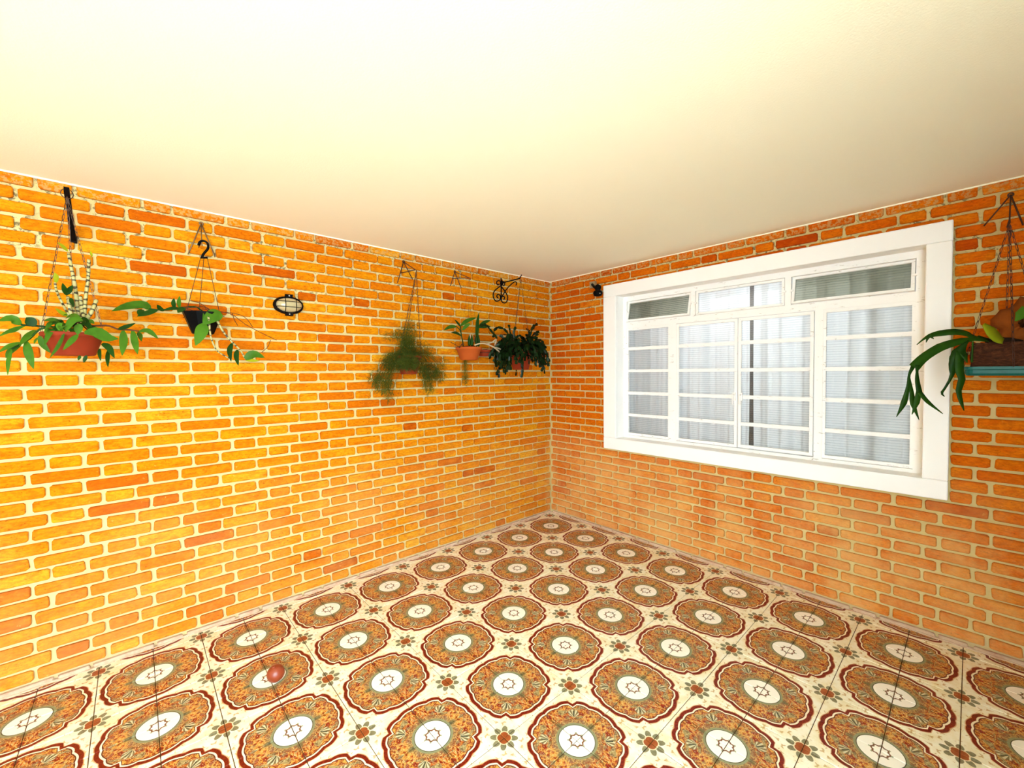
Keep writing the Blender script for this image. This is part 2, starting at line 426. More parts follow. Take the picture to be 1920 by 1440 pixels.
def structure(name, loc=(0, 0, 0)):
    o = bpy.data.objects.new(name, None); C.objects.link(o); o.location = loc; o['kind'] = 'structure'; return o
class Thing:
    """an Empty at the thing's base; children are given in world coordinates"""
    def __init__(s, name, label, cat, loc, group=None):
        s.o = bpy.data.objects.new(name, None); C.objects.link(s.o); s.o.location = loc; s.o.empty_display_size = .05
        s.o['label'] = label; s.o['category'] = cat; s.loc = Vector(loc)
        if group: s.o['group'] = group
    def part(s, name, bm, mat, smooth=False, kind=None, label=None, parent=None, fix=False):
        base = s.loc if parent is None else Vector((0, 0, 0))
        off = s.loc
        bm.v = [tuple(Vector(v) - off) for v in bm.v]
        o = bm.build(name, mat, parent or s.o, smooth, kind, fix)
        if label: o['label'] = label
        return o
def catmull(pts, n):
    P = [Vector(p) for p in pts]
    if len(P) == 2: return [P[0].lerp(P[1], i / n) for i in range(n + 1)]
    P = [P[0] * 2 - P[1]] + P + [P[-1] * 2 - P[-2]]; out = []; segs = len(P) - 3
    for i in range(n + 1):
        u = i / n * segs; k = min(int(u), segs - 1); f = u - k
        a, b, c, d = P[k:k + 4]
        out.append(.5 * ((2 * b) + (c - a) * f + (2 * a - 5 * b + 4 * c - d) * f * f + (3 * b - a - 3 * c + d) * f ** 3))
    return out

# ---------------------------------------------------------------- outside ground, floor, ceiling
g = BM().box((-16, -18, -.25), (XL - .0, 4, -.06)); g.box((XL, -18, -.25), (6, YB, -.06))
ground = g.build('driveway', 'concrete'); ground['kind'] = 'structure'
wb_ = BM().box((-2.65, YB - .16, -.06), (.16, YB, H)).build('wall_unseen_back', 'room'); wb_['kind'] = 'structure'  # out of view, added to block light from behind on the right
ws_ = BM().box((XL - .16, -3.5, -.06), (XL, .16, H)).build('wall_unseen_side', 'concrete'); ws_['kind'] = 'structure'  # out of view, added to cut the side light on the window wall
ceil = BM().box((XL - .35, YB - .35, H), (.16, .16, H + .16)).build('ceiling', 'ceiling'); ceil['kind'] = 'structure'
floor = structure('floor')
BM().box((XL, YB, -.12), (.0, .0, -.004)).build('floor_bed', 'grout', floor)

S = .214126; OX, OY = -.305273, -.275212
tile_cache = {}
def tile_mesh(x0, x1, y0, y1, xm, ym):
    """one tile, its corner with the medallion at (xm, ym); coordinates relative to the tile's own centre"""
    cx, cy = (x0 + x1) / 2, (y0 + y1) / 2; G = .0016
    key = tuple(round(q, 4) for q in (x0 - cx, x1 - cx, y0 - cy, y1 - cy, xm - cx, ym - cy))
    if key not in tile_cache:
        b = BM(); B = .0016
        X0, X1, Y0, Y1 = x0 - cx + G, x1 - cx - G, y0 - cy + G, y1 - cy - G
        for z, q in ((-.007, 0), (-B, 0), (0, B)):
            b.v += [(X0 + q, Y0 + q, z), (X1 - q, Y0 + q, z), (X1 - q, Y1 - q, z), (X0 + q, Y1 - q, z)]
        b.f = [(8, 9, 10, 11)] + [(a + i, a + (i + 1) % 4, a + 4 + (i + 1) % 4, a + 4 + i) for a in (0, 4) for i in range(4)]
        me = b.mesh('tile'); uv = me.uv_layers.new(name='UVMap')
        for lp in me.loops:
            co = me.vertices[lp.vertex_index].co
            uv.data[lp.index].uv = (abs(co.x + cx - xm) / S, abs(co.y + cy - ym) / S)
        me.materials.append(M['tile']); tile_cache[key] = me
    return tile_cache[key], (cx, cy)
tiles = []
i0, i1 = math.floor((XL - OX) / S), 2
j0, j1 = math.floor((YB - OY) / S), 2
for i in range(i0, i1):
    for j in range(j0, j1):
        x0, x1 = OX + S * i, OX + S * (i + 1); y0, y1 = OY + S * j, OY + S * (j + 1)
        xm = x0 if i % 2 == 0 else x1; ym = y0 if j % 2 == 0 else y1
        a0, a1, b0, b1 = max(x0, XL), min(x1, -.002), max(y0, YB), min(y1, -.002)
        if a1 - a0 < .012 or b1 - b0 < .012: continue
        me, c = tile_mesh(a0, a1, b0, b1, xm, ym)
        p = proj((c[0], c[1], 0)); vis = 0
        if p and -60 < p[0] < 1980 and -60 < p[1] < 1500: vis = (a1 - a0) * (b1 - b0) / p[2] ** 3
        tiles.append((vis, me, c))
tiles.sort(key=lambda t: -t[0])
for vis, me, c in tiles[:300]:
    link('tile', me, None, floor, (c[0], c[1], random.uniform(-.0006, .0006)), (random.gauss(0, .0016), random.gauss(0, .0016), 0))
def join(name, items, mat, parent):
    """many meshes (mesh, matrix) into one 'stuff' part"""
    b = bmesh.new(); 
    for me, mw in items:
        t = me.copy(); t.transform(mw); b.from_mesh(t); bpy.data.meshes.remove(t)
    me = bpy.data.meshes.new(name); b.to_mesh(me); b.free(); me.materials.append(M[mat])
    o = bpy.data.objects.new(name, me); C.objects.link(o); o.parent = parent; o['kind'] = 'stuff'; return o
join('far_tiles', [(me, Matrix.Translation((c[0], c[1], 0))) for vis, me, c in tiles[300:]], 'tile', floor)

# ---------------------------------------------------------------- walls: mortar body and bricks
wl = structure('wall_left'); wr = structure('wall_right')
MR = .016                                                             # mortar recess
BM().box((XL, MR, -.06), (.17, .16, H)).build('mortar', 'mortar', wl)
WY0, WY1, WZ0, WZ1 = -2.989, -.708, .800, 2.342                      # outer edge of the white surround
IY0, IY1, IZ0, IZ1 = -2.884, -.845, .908, 2.230                      # opening inside it
w = BM().box((MR, YB, -.06), (.16, MR, IZ0 - .03)); w.box((MR, YB, IZ1 + .03), (.16, MR, H)); w.box((MR, YB, IZ0 - .03), (.16, IY0 - .03, IZ1 + .03)); w.box((MR, IY1 + .03, IZ0 - .03), (.16, MR, IZ1 + .03))
w.build('mortar', 'mortar', wr)

BH, JT = .0689, .0155
def brick_mesh(Lx, Hz, seed):
    rr = random.Random(seed); a, h = Lx / 2, Hz / 2; ch = .0075
    out = [(-a + ch, -h), (a - ch, -h), (a, -h + ch), (a, h - ch), (a - ch, h), (-a + ch, h), (-a, h - ch), (-a, -h + ch)]
    out = [(x + rr.uniform(-.0022, .0022), z + rr.uniform(-.0018, .0018)) for x, z in out]
    b = BM(); bev = .0038
    for y, q in ((MR + .004, 0), (.0022, 0), (-.0012, bev)):
        for x, z in out:
            sx = (x - math.copysign(q, x)); sz = z - math.copysign(q, z) if abs(z) > .004 else z
            b.v.append((sx, y + rr.uniform(-.0011, .0011) * (q > 0) , sz))
    b.f = [tuple(16 + i for i in range(8))] + [(s + i, s + (i + 1) % 8, s + 8 + (i + 1) % 8, s + 8 + i) for s in (0, 8) for i in range(8)]
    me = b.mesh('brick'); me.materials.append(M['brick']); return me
LS, LH_, HZ = .259 - JT, .1267 - JT, BH - JT
STR = [brick_mesh(LS, HZ, 10 + i) for i in range(9)]
HED = [brick_mesh(LH_, HZ, 40 + i) for i in range(7)]
DIM = {}
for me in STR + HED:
    c = me.copy(); c.materials.clear(); c.materials.append(M['brick_dim']); DIM[me] = c
DUST = []
for me in HED[:3] + STR[:3]:
    c = me.copy(); c.materials.clear(); c.materials.append(M['brick_dusty']); DUST.append(c)
def courses(P, even_mid, odd_mid, length):
    """Flemish bond: per course a list of (s0, s1, z0, z1); s runs along the wall away from the corner (positive)"""
    hd = .1285 / 2; out = []
    for k in range(37):                                               # course k lies between bed k-1 and bed k
        zt = 2.440 - BH * (k - 1) - JT / 2 if k > 0 else H + .002
        zb = 2.440 - BH * k + JT / 2
        if k == 36: zb = .0
        if zt - zb < .012: continue
        mid = even_mid if k % 2 == 0 else odd_mid
        n = -1
        while True:
            c = mid + n * P
            if c - hd > length: break
            for s0, s1 in ((c - hd, c + hd), (c + hd, c + P - hd)):
                jit = random.uniform(-.003, .003)
                q0, q1 = max(s0 + JT / 2 + jit, .004), min(s1 - JT / 2 + jit, length)
                if q1 - q0 > .022: out.append((k, q0, q1, zb + random.uniform(-.0012, .0012), zt + random.uniform(-.0012, .0012)))
            n += 1
    return out
def lay(wall, recs, right):
    items = []
    for k, s0, s1, zb, zt in recs:
        ln, ht = s1 - s0, zt - zb; sc, zc = (s0 + s1) / 2, (zb + zt) / 2
        src = STR if ln > .18 else HED; l0 = LS if ln > .18 else LH_
        me = random.choice(src)
        if k == 36: me = DUST[3 + random.randrange(3)] if ln > .18 else DUST[random.randrange(3)]
        if right and k != 36: me = DIM[me]
        sx, sz = ln / l0, ht / HZ
        dep = random.uniform(-.0015, .0022); tilt = random.gauss(0, .004)
        if right:
            loc, rz = Vector((dep, -sc, zc)), -math.pi / 2
        else:
            loc, rz = Vector((-sc, dep, zc)), 0.0
        flip = random.random() < .5
        p = proj(loc); vis = 0
        if p and -40 < p[0] < 1960 and -40 < p[1] < 1480: vis = ln * ht * abs((CAM - loc).normalized().dot(Vector((1, 0, 0) if right else (0, 1, 0)))) / p[2] ** 2
        items.append((vis, me, loc, (0, tilt, rz), (sx, 1, sz * (-1 if False else 1))))
    items.sort(key=lambda t: -t[0])
    for vis, me, loc, rot, sc in items[:300]: link('brick', me, None, wall, loc, rot, sc)
    rest = [(me, Matrix.LocRotScale(loc, __import__('mathutils').Euler(rot), Vector(sc))) for vis, me, loc, rot, sc in items[300:]]
    join('small_bricks', [r for r in rest if r[0] not in DUST], 'brick_dim' if right else 'brick', wall)
    dd = [r for r in rest if r[0] in DUST]
    if dd: join('dusty_bricks', dd, 'brick_dusty', wall)
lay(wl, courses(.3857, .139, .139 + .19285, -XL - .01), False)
recs = []
for k, s0, s1, zb, zt in courses(.3838, .3347, .141, -YB - .01):
    y0, y1, zc = -s1, -s0, (zb + zt) / 2
    if WZ0 + .01 < zc < WZ1 - .01:                                    # beside the window: cut at the surround
        if y0 > WY0 and y1 < WY1: continue
        if y1 > WY0 > y0: y1 = WY0 - .008
        elif y1 > WY1 > y0: y0 = WY1 + .008
    if y1 - y0 > .018: recs.append((k, -y1, -y0, zb, zt))
lay(wr, recs, True)
# paint line of the ceiling run onto the top course
BM().box((XL, -.006, H - .007), (-.0, .02, H)).build('trim_1', 'ceiling')['kind'] = 'structure'
BM().box((-.006, YB, H - .007), (.02, -.0, H)).build('trim_2', 'ceiling')['kind'] = 'structure'
# cement fillet where the walls meet the floor
b = BM(); n = 90
for wall, name in ((0, 'baseboard_left'), (1, 'baseboard_right')):
    b = BM(); n = 110; rr = random.Random(wall)
    for i in range(n + 1):
        s = i / n * ((-XL) if wall == 0 else (-YB)); hz = .006 + rr.uniform(-.004, .004); dp = .008 + rr.uniform(-.007, .008)
        P = [(0.012, -.003), (-dp, -.003), (-dp * .6, .003 + hz * .3), (-.001, hz), (.012, hz)]
        b.v += [(-s, y, z) if wall == 0 else (y, -s, z) for y, z in P]
    b.f = [(5 * i + j, 5 * i + j + 1, 5 * i + j + 6, 5 * i + j + 5) for i in range(n) for j in range(4)]
    o = b.build(name, 'brick_dusty', fix=True); o['kind'] = 'structure'

# ---------------------------------------------------------------- window
win = structure('window_1', (0, -1.86, 1.57))
WP = Vector((0, -1.86, 1.57))
def wpart(name, bm, mat, parent=None, smooth=False):
    bm.v = [tuple(Vector(v) - WP) for v in bm.v]
    return bm.build(name, mat, parent or win, smooth)
FX = .10                                                              # plane of the frame, behind the wall face
b = BM()
b.box((-.030, WY0, IZ1), (.012, WY1, WZ1)); b.box((-.030, WY0, WZ0), (.012, WY1, IZ0)); b.box((-.030, WY0, IZ0), (.012, IY0, IZ1)); b.box((-.030, IY1, IZ0), (.012, WY1, IZ1))
o = wpart('window_surround', b, 'white')
bv = o.modifiers.new('bevel', 'BEVEL'); bv.width = .006; bv.segments = 2
b = BM()
b.box((.008, IY0 - .035, IZ1 - .000), (FX + .05, IY1 + .035, IZ1 + .035)); b.box((.008, IY0 - .035, IZ0 - .035), (FX + .05, IY1 + .035, IZ0)); b.box((.008, IY0 - .035, IZ0), (FX + .05, IY0, IZ1)); b.box((.008, IY1, IZ0), (FX + .05, IY1 + .035, IZ1))
wpart('window_reveal', b, 'white')
F0, F1 = FX, FX + .035
def bar(y0, y1, z0, z1, x0=F0, x1=F1):
    return BM().box((x0, y0, z0), (x1, y1, z1))
TB0, TB1 = 1.935, 1.990                                               # transom bar
wpart('frame_head', bar(IY0, IY1, 2.187, IZ1), 'peel'); wpart('frame_sill', bar(IY0, IY1, IZ0, .930), 'peel')
wpart('frame_jamb', bar(IY1 - .034, IY1, .930, 2.187), 'peel'); wpart('frame_jamb', bar(IY0, -2.838, .930, 2.187), 'peel')
wpart('transom_bar', bar(-2.838, IY1 - .034, TB0, TB1), 'peel')
for y0, y1 in ((-1.527, -1.488), (-2.203, -2.166)): wpart('transom_mullion', bar(y0, y1, TB1, 2.187), 'peel')
for y0, y1 in ((-1.366, -1.304), (-2.392, -2.345)): wpart('mullion', bar(y0, y1, .930, TB0), 'peel')
def transom(y0, y1, tilt, mat):
    z0, z1 = TB1 + .002, 2.185; zc = (z0 + z1) / 2
    f = BM(); q = .017
    f.box((-.012, y0, z0 - zc), (.012, y1, z0 + q - zc)); f.box((-.012, y0, z1 - q - zc), (.012, y1, z1 - zc)); f.box((-.012, y0, z0 + q - zc), (.012, y0 + q, z1 - q - zc)); f.box((-.012, y1 - q, z0 + q - zc), (.012, y1, z1 - q - zc))
    g_ = BM().box((-.002, y0 + q - .003, z0 + q - .003 - zc), (.002, y1 - q + .003, z1 - q + .003 - zc))
    c = Vector((FX + .016, 0, zc)); mt = Matrix.Rotation(tilt, 4, 'Y')
    for bb in (f, g_): bb.v = [tuple(mt @ Vector(v) + c + Vector((0, 0, 0))) for v in bb.v]
    fo = wpart('transom_sash', f, 'peel'); g_.v = [tuple(Vector(v) - WP) for v in g_.v]
    g_.build('glass_pane', mat, fo)
    if tilt:
        k = BM().box((FX - .012, y0 - .012, zc - .006), (FX + .02, y0 + .010, zc + .006)); k.box((FX - .012, y1 - .010, zc - .006), (FX + .02, y1 + .012, zc + .006))
        k.v = [tuple(Vector(v) - WP) for v in k.v]; k.build('pivot', 'peel', fo)
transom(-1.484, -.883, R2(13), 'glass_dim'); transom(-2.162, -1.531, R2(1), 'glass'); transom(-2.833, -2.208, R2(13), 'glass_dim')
def light_column(y0, y1, sash, xo, z0=.932, z1=TB0):
    """five panes one above the other between thin glazing bars"""
    st = .020 if sash else .015
    f = BM(); xa, xb = F0 + xo, F0 + xo + .026
    f.box((xa, y0, z0), (xb, y0 + st, z1)); f.box((xa, y1 - st, z0), (xb, y1, z1)); f.box((xa, y0 + st, z0), (xb, y1 - st, z0 + .022)); f.box((xa, y0 + st, z1 - .022), (xb, y1 - st, z1))
    fo = wpart('casement_sash' if sash else 'fixed_light', f, 'peel')
    zs = [z0 + .022 - .014, 1.122, 1.328, 1.535, 1.742, z1 - .022 + .014]
    for z in zs[1:-1]:
        gb = BM().box((xa + .002, y0 + st - .002, z - .0135), (xb - .006, y1 - st + .002, z + .0135)); gb.box((xa - .002, y0 + st - .002, z - .003), (xa + .004, y1 - st + .002, z + .003))
        gb.v = [tuple(Vector(v) - WP) for v in gb.v]; gb.build('glazing_bar', 'peel', fo)
    for a, c in zip(zs, zs[1:]):
        gp = BM().box((xa + .012, y0 + st - .003, a + .012), (xa + .016, y1 - st + .003, c - .012))
        gp.v = [tuple(Vector(v) - WP) for v in gp.v]; gp.build('glass_pane', 'glass', fo)
    return fo
light_column(-1.304, IY1 - .034, False, .006)
s1 = light_column(-1.855, -1.370, True, -.006, .936, 1.930)
s2 = light_column(-2.341, -1.864, True, -.010, .940, 1.930)
light_column(-2.838, -2.392, False, .006)
for st, y in ((s1, -1.835), (s2, -1.885)):
    k = BM().box((F0 - .018, y - .012, 1.30), (F0 - .004, y + .012, 1.36)); k.tube([(F0 - .016, y, 1.345), (F0 - .035, y, 1.34), (F0 - .04, y, 1.27)], .006, 6)
    k.v = [tuple(Vector(v) - WP) for v in k.v]; k.build('latch_handle', 'peel', st)

# room behind the window
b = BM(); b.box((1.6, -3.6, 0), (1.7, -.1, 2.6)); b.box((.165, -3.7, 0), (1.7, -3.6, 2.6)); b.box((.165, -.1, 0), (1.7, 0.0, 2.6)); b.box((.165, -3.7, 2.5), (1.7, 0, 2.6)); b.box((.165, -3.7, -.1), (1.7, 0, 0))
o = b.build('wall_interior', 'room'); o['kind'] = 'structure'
il = bpy.data.lights.new('curtain_fill', 'AREA'); il.energy = 2.1; il.size = 1.0; il.color = (.92, .96, 1)  # unseen fill light, added to brighten the curtains from behind
ilo = bpy.data.objects.new('curtain_fill', il); C.objects.link(ilo); ilo.location = (.95, -1.8, 2.47)
def curtain(y0, y1, label, seed, folds):
    rr = random.Random(seed); n = 150; zt, zb = 2.36, .62; x0 = FX + .09
    t = Thing('curtain', label, 'curtain', (x0, (y0 + y1) / 2, zb), 'white curtains behind the window')
    b = BM(); nz = 14
    for j in range(nz + 1):
        z = zt + (zb - zt) * j / nz
        for i in range(n + 1):
            s = i / n; y = y1 + (y0 - y1) * s
            x = sum(a * (1 if k == 0 else 1) * math.tanh(2.2 * math.sin(2 * math.pi * f * s + p + .25 * (j / nz) * k)) for k, (a, f, p) in enumerate(folds))
            b.v.append((x0 + x * (.75 + .25 * j / nz), y + .004 * math.sin(9 * s + j * .3), z))
    b.f = [((n + 1) * j + i, (n + 1) * j + i + 1, (n + 1) * (j + 1) + i + 1, (n + 1) * (j + 1) + i) for j in range(nz) for i in range(n)]
    o = t.part('drape', b, 'cloth', True)
    hb = BM(); 
    for i in range(n + 1):
        s = i / n; y = y1 + (y0 - y1) * s
        x = .8 * sum(a * math.tanh(2.2 * math.sin(2 * math.pi * f * s + p)) for k, (a, f, p) in enumerate(folds))
        hb.v += [(x0 + x - .006, y, 2.36), (x0 + x - .006, y, 2.12)]
    hb.f = [(2 * i, 2 * i + 1, 2 * i + 3, 2 * i + 2) for i in range(n)]
    t.part('header_hem', hb, 'cloth', True)
curtain(-1.903, -.80, 'white curtain hanging behind the left half of the window', 3, [(.030, 4.2, .3), (.012, 9.5, 1.0)])
curtain(-3.02, -1.932, 'white curtain hanging behind the right half of the window, past the dark gap', 9, [(.026, 3.6, 1.1), (.014, 8.3, .2)])
rail = BM().tube([(FX + .09, -3.1, 2.37), (FX + .09, -.7, 2.37)], .012, 8); o = rail.build('trim_3', 'pipe'); o['kind'] = 'structure'

# ---------------------------------------------------------------- wall lamp, security light, ball
lc = Vector((-2.572, 0, 1.988))
t = Thing('wall_lamp', 'oval caged bulkhead lamp with frosted glass on the left brick wall', 'lamp', lc)
def ell(a, b_, y, n=28): return [(lc.x + a * math.cos(2 * math.pi * i / n), y, lc.z + b_ * math.sin(2 * math.pi * i / n)) for i in range(n)]
def ringmesh(b, rings, closed=True):
    n = len(rings[0]); k = len(b.v)
    for r in rings: b.v += r
    for q in range(len(rings) - 1):
        b.f += [(k + q * n + i, k + q * n + (i + 1) % n, k + (q + 1) * n + (i + 1) % n, k + (q + 1) * n + i) for i in range(n)]
    b.f.append(tuple(k + (len(rings) - 1) * n + i for i in range(n)))
    return b
b = ringmesh(BM(), [ell(.090, .058, .012), ell(.092, .060, -.012), ell(.088, .056, -.030), ell(.080, .049, -.034), ell(.078, .047, -.026)])
body = t.part('housing', b, 'iron', False, fix=True)
b = ringmesh(BM(), [ell(.079, .047, -.024), ell(.076, .045, -.040), ell(.066, .037, -.054), ell(.048, .024, -.063), ell(.024, .011, -.066)])
t.part('glass_dome', b, 'lamp_glass', True, fix=True)
b = BM()
for dx in (-.030, .034):
    hw = math.sqrt(1 - (dx / .086) ** 2) * .055
    b.tube([(lc.x + dx, -.030 - .040 * math.sin(math.pi * i / 10) ** .7, lc.z + hw * math.cos(math.pi * i / 10)) for i in range(11)], .0022, 5)
for dz in (.019, -.016):
    hw = math.sqrt(1 - (dz / .055) ** 2) * .086
    b.tube([(lc.x + hw * math.cos(math.pi * i / 12), -.030 - .041 * math.sin(math.pi * i / 12) ** .6, lc.z + dz) for i in range(13)], .0022, 5)
t.part('wire_cage', b, 'iron', True)
for sz in (1, -1):
    b = BM().box((lc.x - .022, -.034, lc.z + sz * .050), (lc.x + .022, -.012, lc.z + sz * .070)); ear = t.part('lug', b, 'iron')
    b = BM().lathe([(.0045, 0), (.0045, .004), (.002, .006)], (0, 0, 0), 10); b.v = [(lc.x + v[0], -.034 - v[2], lc.z + sz * .060 + v[1]) for v in b.v]
    t.part('screw', b, 'screw', True, parent=ear)

p0 = W(1111, 534, .02); q = W(1121, 545, .07)
t = Thing('security_light', 'small black and cream security light beside the top corner of the window', 'light', (0, p0.y, p0.z))
b = BM().box((-.028, p0.y - .035, p0.z - .030), (.004, p0.y + .03, p0.z + .030)); t.part('mounting_box', b, 'cream_plastic')
b = BM().lathe([(.004, -.032), (.022, -.026), (.032, 0), (.026, .02), (.006, .032)], q + Vector((0, .0, .028)), 14); t.part('sensor_head', b, 'black_plastic', True)
b = BM().lathe([(.016, -.034), (.038, -.026), (.045, .0), (.036, .018), (.01, .026)], q + Vector((-.01, -.006, -.022)), 16); lh = t.part('lamp_head', b, 'black_plastic', True)
b = BM().tube([p0 + Vector((-.02, -.01, 0)), q], .012, 8); t.part('arm', b, 'black_plastic', True)
d = CAM - q; d.normalize(); b = BM().lathe([(.006, 0), (.005, .004)], (0, 0, 0), 10); mt = d.to_track_quat('Z', 'Y').to_matrix(); b.v = [tuple(mt @ Vector(v) + q + Vector((-.01, -.03, -.03)) + d * .035) for v in b.v]
t.part('lens', b, 'screw', True, parent=lh)

dd = ray(517, 1262); bp = CAM + dd * ((.040 - CAM.z) / dd.z)
t = Thing('clay_ball', 'reddish brown ball lying alone on the tiled floor', 'ball', (bp.x, bp.y, 0))
b = BM(); prof = [(.0025 + .0, -.0398)] + [(.040 * math.sin(a), -.040 * math.cos(a)) for a in [math.pi * i / 16 for i in range(1, 16)]] + [(.0025, .0398)]
b.lathe(prof, (bp.x, bp.y, .040), 24); t.part('shell', b, 'ball', True)
b = BM().lathe([(.008, 0), (.007, .004), (.003, .006)], (bp.x - .01, bp.y - .006, .0775), 10); t.part('stub', b, 'ball', True)

# ---------------------------------------------------------------- brackets
def rod(pts, r=.0035, seg=6): return BM().tube(pts, r, seg)
tip = L(124.5, 354, .33); foot = L(138, 450, 0.0)
t = Thing('wall_bracket', 'black flat iron bar bracket sticking out above the big orchid pot at the left', 'bracket', (foot.x, 0, foot.z))
b = BM(); dv = (tip - foot); n = 6
up_ = Vector((0, -dv.z, dv.y)).normalized(); up_ = up_ if up_.z > 0 else -up_
for p in (foot + Vector((0, .01, 0)), tip):
    for sx, su in ((-1, -1), (1, -1), (1, 1), (-1, 1)): b.v.append(tuple(p + Vector((.009 * sx, 0, 0)) + up_ * .011 * su))
b.f = [(0, 1, 2, 3), (7, 6, 5, 4)] + [(i, (i + 1) % 4, 4 + (i + 1) % 4, 4 + i) for i in range(4)]
t.part('bar', b, 'iron', fix=True)
b = BM().box((foot.x - .012, -.006, foot.z - .014), (foot.x + .012, .009, foot.z + .02)); t.part('wall_plate', b, 'iron')
rg = foot.lerp(tip, .93); b = BM().tube([rg + Vector((.020 * math.cos(a), .0, .022 * math.sin(a) - .004)) for a in [2 * math.pi * i / 16 for i in range(17)]], .0018, 5, False)
t.part('ring', b, 'chain', True)
tipA = rg

def a_bracket(apex, f1, f2, cross, tipp, label, mat, hook=True, norm='y'):
    """two legs flat on the wall under an eye, and an arm that reaches out"""
    nv = Vector((0, -1, 0)) if norm == 'y' else Vector((-1, 0, 0))
    e = nv * .005
    t = Thing('wall_bracket', label, 'bracket', apex, 'rod brackets on the walls')
    for f in (f1, f2): t.part('leg', rod([apex + e, f + e, f - nv * .008], .0034), mat, True)
    b = rod([cross + e - nv * .012, tipp], .0034)
    if hook: b.tube([tipp, tipp + nv * .012 + Vector((0, 0, -.004)), tipp + nv * .014 + Vector((0, 0, -.020))], .003, 6)
    t.part('arm', b, mat, True)
    t.part('brace', rod([apex + e, tipp], .003), mat, True)
    b = BM().tube([apex + e * 1.5 + (Vector((.009 * math.cos(a), 0, .009 * math.sin(a))) if norm == 'y' else Vector((0, .009 * math.cos(a), .009 * math.sin(a)))) for a in [2 * math.pi * i / 12 for i in range(13)]], .0035, 6, False)
    t.part('eye', b, mat, True)
    return tipp
tipB = L(378, 455, .15)
a_bracket(L(377, 420), L(353, 476), L(403, 481), tipB + Vector((0, .15, .01)), tipB, 'bare steel A-shaped rod bracket above the black plastic pot', 'steel')
tipC = a_bracket(L(756, 491), L(745, 530), L(773, 524), L(750, 512), L(779, 506, .172), 'dark A-shaped rod bracket with chain above the wispy plant', 'rust')
tipD = a_bracket(L(852, 510), L(844, 536), L(864, 540), L(847, 522), L(880, 521, .116), 'thin A-shaped rod bracket above the small clay orchid pot', 'rust')
tipR = W(1893, 412, .20)
a_bracket(W(1895, 366), W(1845, 424), W(1918, 422), Vector((0, tipR.y, tipR.z + .01)), tipR, 'dark A-shaped rod bracket right of the window above the teal tray', 'rust', norm='x')
# scroll bracket
w0, w1 = L(939, 522), L(939, 562); tipE = L(975, 522, .27); armE = L(939, 531)
t = Thing('scroll_bracket', 'black wrought iron scroll bracket near the corner above the dark cactus', 'bracket', (w0.x, 0, w0.z), None)
e = Vector((0, -.006, 0))
t.part('stem', rod([w0 + e, w1 + e], .006, 8), 'iron', True)
def lp(x, y): return L(720 + x / 6.857, 470 + y / 6.857, .006)
t.part('scroll', rod(catmull([lp(*q) for q in ((1500, 450), (1420, 520), (1405, 590), (1440, 650), (1490, 630), (1495, 580), (1465, 560), (1450, 590), (1470, 610))], 28), .0055), 'iron', True)
t.part('scroll', rod(catmull([lp(*q) for q in ((1500, 450), (1560, 530), (1590, 600), (1570, 665), (1525, 665), (1505, 620), (1525, 585), (1550, 600), (1540, 630))], 28), .0055), 'iron', True)
t.part('top_curl', rod(catmull([lp(*q) for q in ((1500, 395), (1470, 385), (1448, 405), (1460, 440), (1480, 430))], 14), .005), 'iron', True)
t.part('top_curl', rod(catmull([lp(*q) for q in ((1500, 395), (1530, 395), (1552, 415), (1545, 450), (1528, 445))], 14), .005), 'iron', True)
t.part('arm', rod([armE - Vector((0, -.008, 0)), tipE, tipE + Vector((0, -.02, .03))], .0055), 'iron', True)
mid = armE.lerp(tipE, .72); lowp = lp(1510, 600)
t.part('arm_scroll', rod(catmull([lowp, lowp.lerp(mid, .5) + Vector((0, 0, .01)), mid + Vector((0, 0, -.02)), mid + Vector((0, -.03, -.035)), mid + Vector((0, -.02, -.055))], 16), .005), 'iron', True)
b = BM().lathe([(.004, -.03), (.014, -.015), (.016, .0), (.008, .02), (.002, .035)], w0.lerp(w1, .22) + e * 2, 8); t.part('leaf_collar', b, 'iron', True)

# ---------------------------------------------------------------- hanging plants
def chain_bm(a, c, link_len=.024, r=.0011, sag=0.0):
    a, c = Vector(a), Vector(c); n = max(2, int((c - a).length / link_len)); b = BM(); d = (c - a) / n; t = d.normalized()
    s1_ = t.orthogonal().normalized(); s2_ = t.cross(s1_)
    for i in range(n):
        p = a + d * (i + .5); s_ = s1_ if i % 2 else s2_; hl, hw = d.length * .62, .0042
        b.tube([p + t * (hl * math.cos(q)) + s_ * (hw * math.sin(q)) for q in [2 * math.pi * k / 8 for k in range(9)]], r, 4, False)
    return b
def pot_profile(r, rb, h, lip=.012):
    return [(rb * .9, 0), (rb, .004), (r * .93, h - lip * 1.7), (r * .96, h - lip * 1.6), (r * 1.02, h - lip * 1.4), (r * 1.03, h - .002), (r, h), (r * .9, h), (r * .88, h - .02)]
LAN = lambda s: math.sin(math.pi * min(1, .06 + .94 * s)) ** .75 * (1 - .25 * s)
def leaf_bm(pts, width, nrm=(-.35, -.8, .45), n=8, prof=LAN, fold=.22, b=None):
    P = catmull(pts, n); b = b or BM()
    return b.blade(P, [width / 2 * prof(i / n) for i in range(n + 1)], nrm, fold)
def cane(t, pts, r0, r1, name='cane', mat='cane', n=16, parent=None):
    P = catmull(pts, n); rad = [r0 + (r1 - r0) * i / n for i in range(n + 1)]
    if mat == 'cane': rad = [q * (1 + .12 * math.sin(i * 2.6)) for i, q in enumerate(rad)]
    b = BM().tube(P, rad, 8); ln = sum((P[i + 1] - P[i]).length for i in range(n))
    o = t.part(name, b, mat, True, parent=parent)
    if mat == 'cane':
        uv = o.data.uv_layers.new(name='UVMap')
        for lp_ in o.data.loops:
            uv.data[lp_.index].uv = (0, min(lp_.vertex_index // 8, n) / n * ln)
    return o

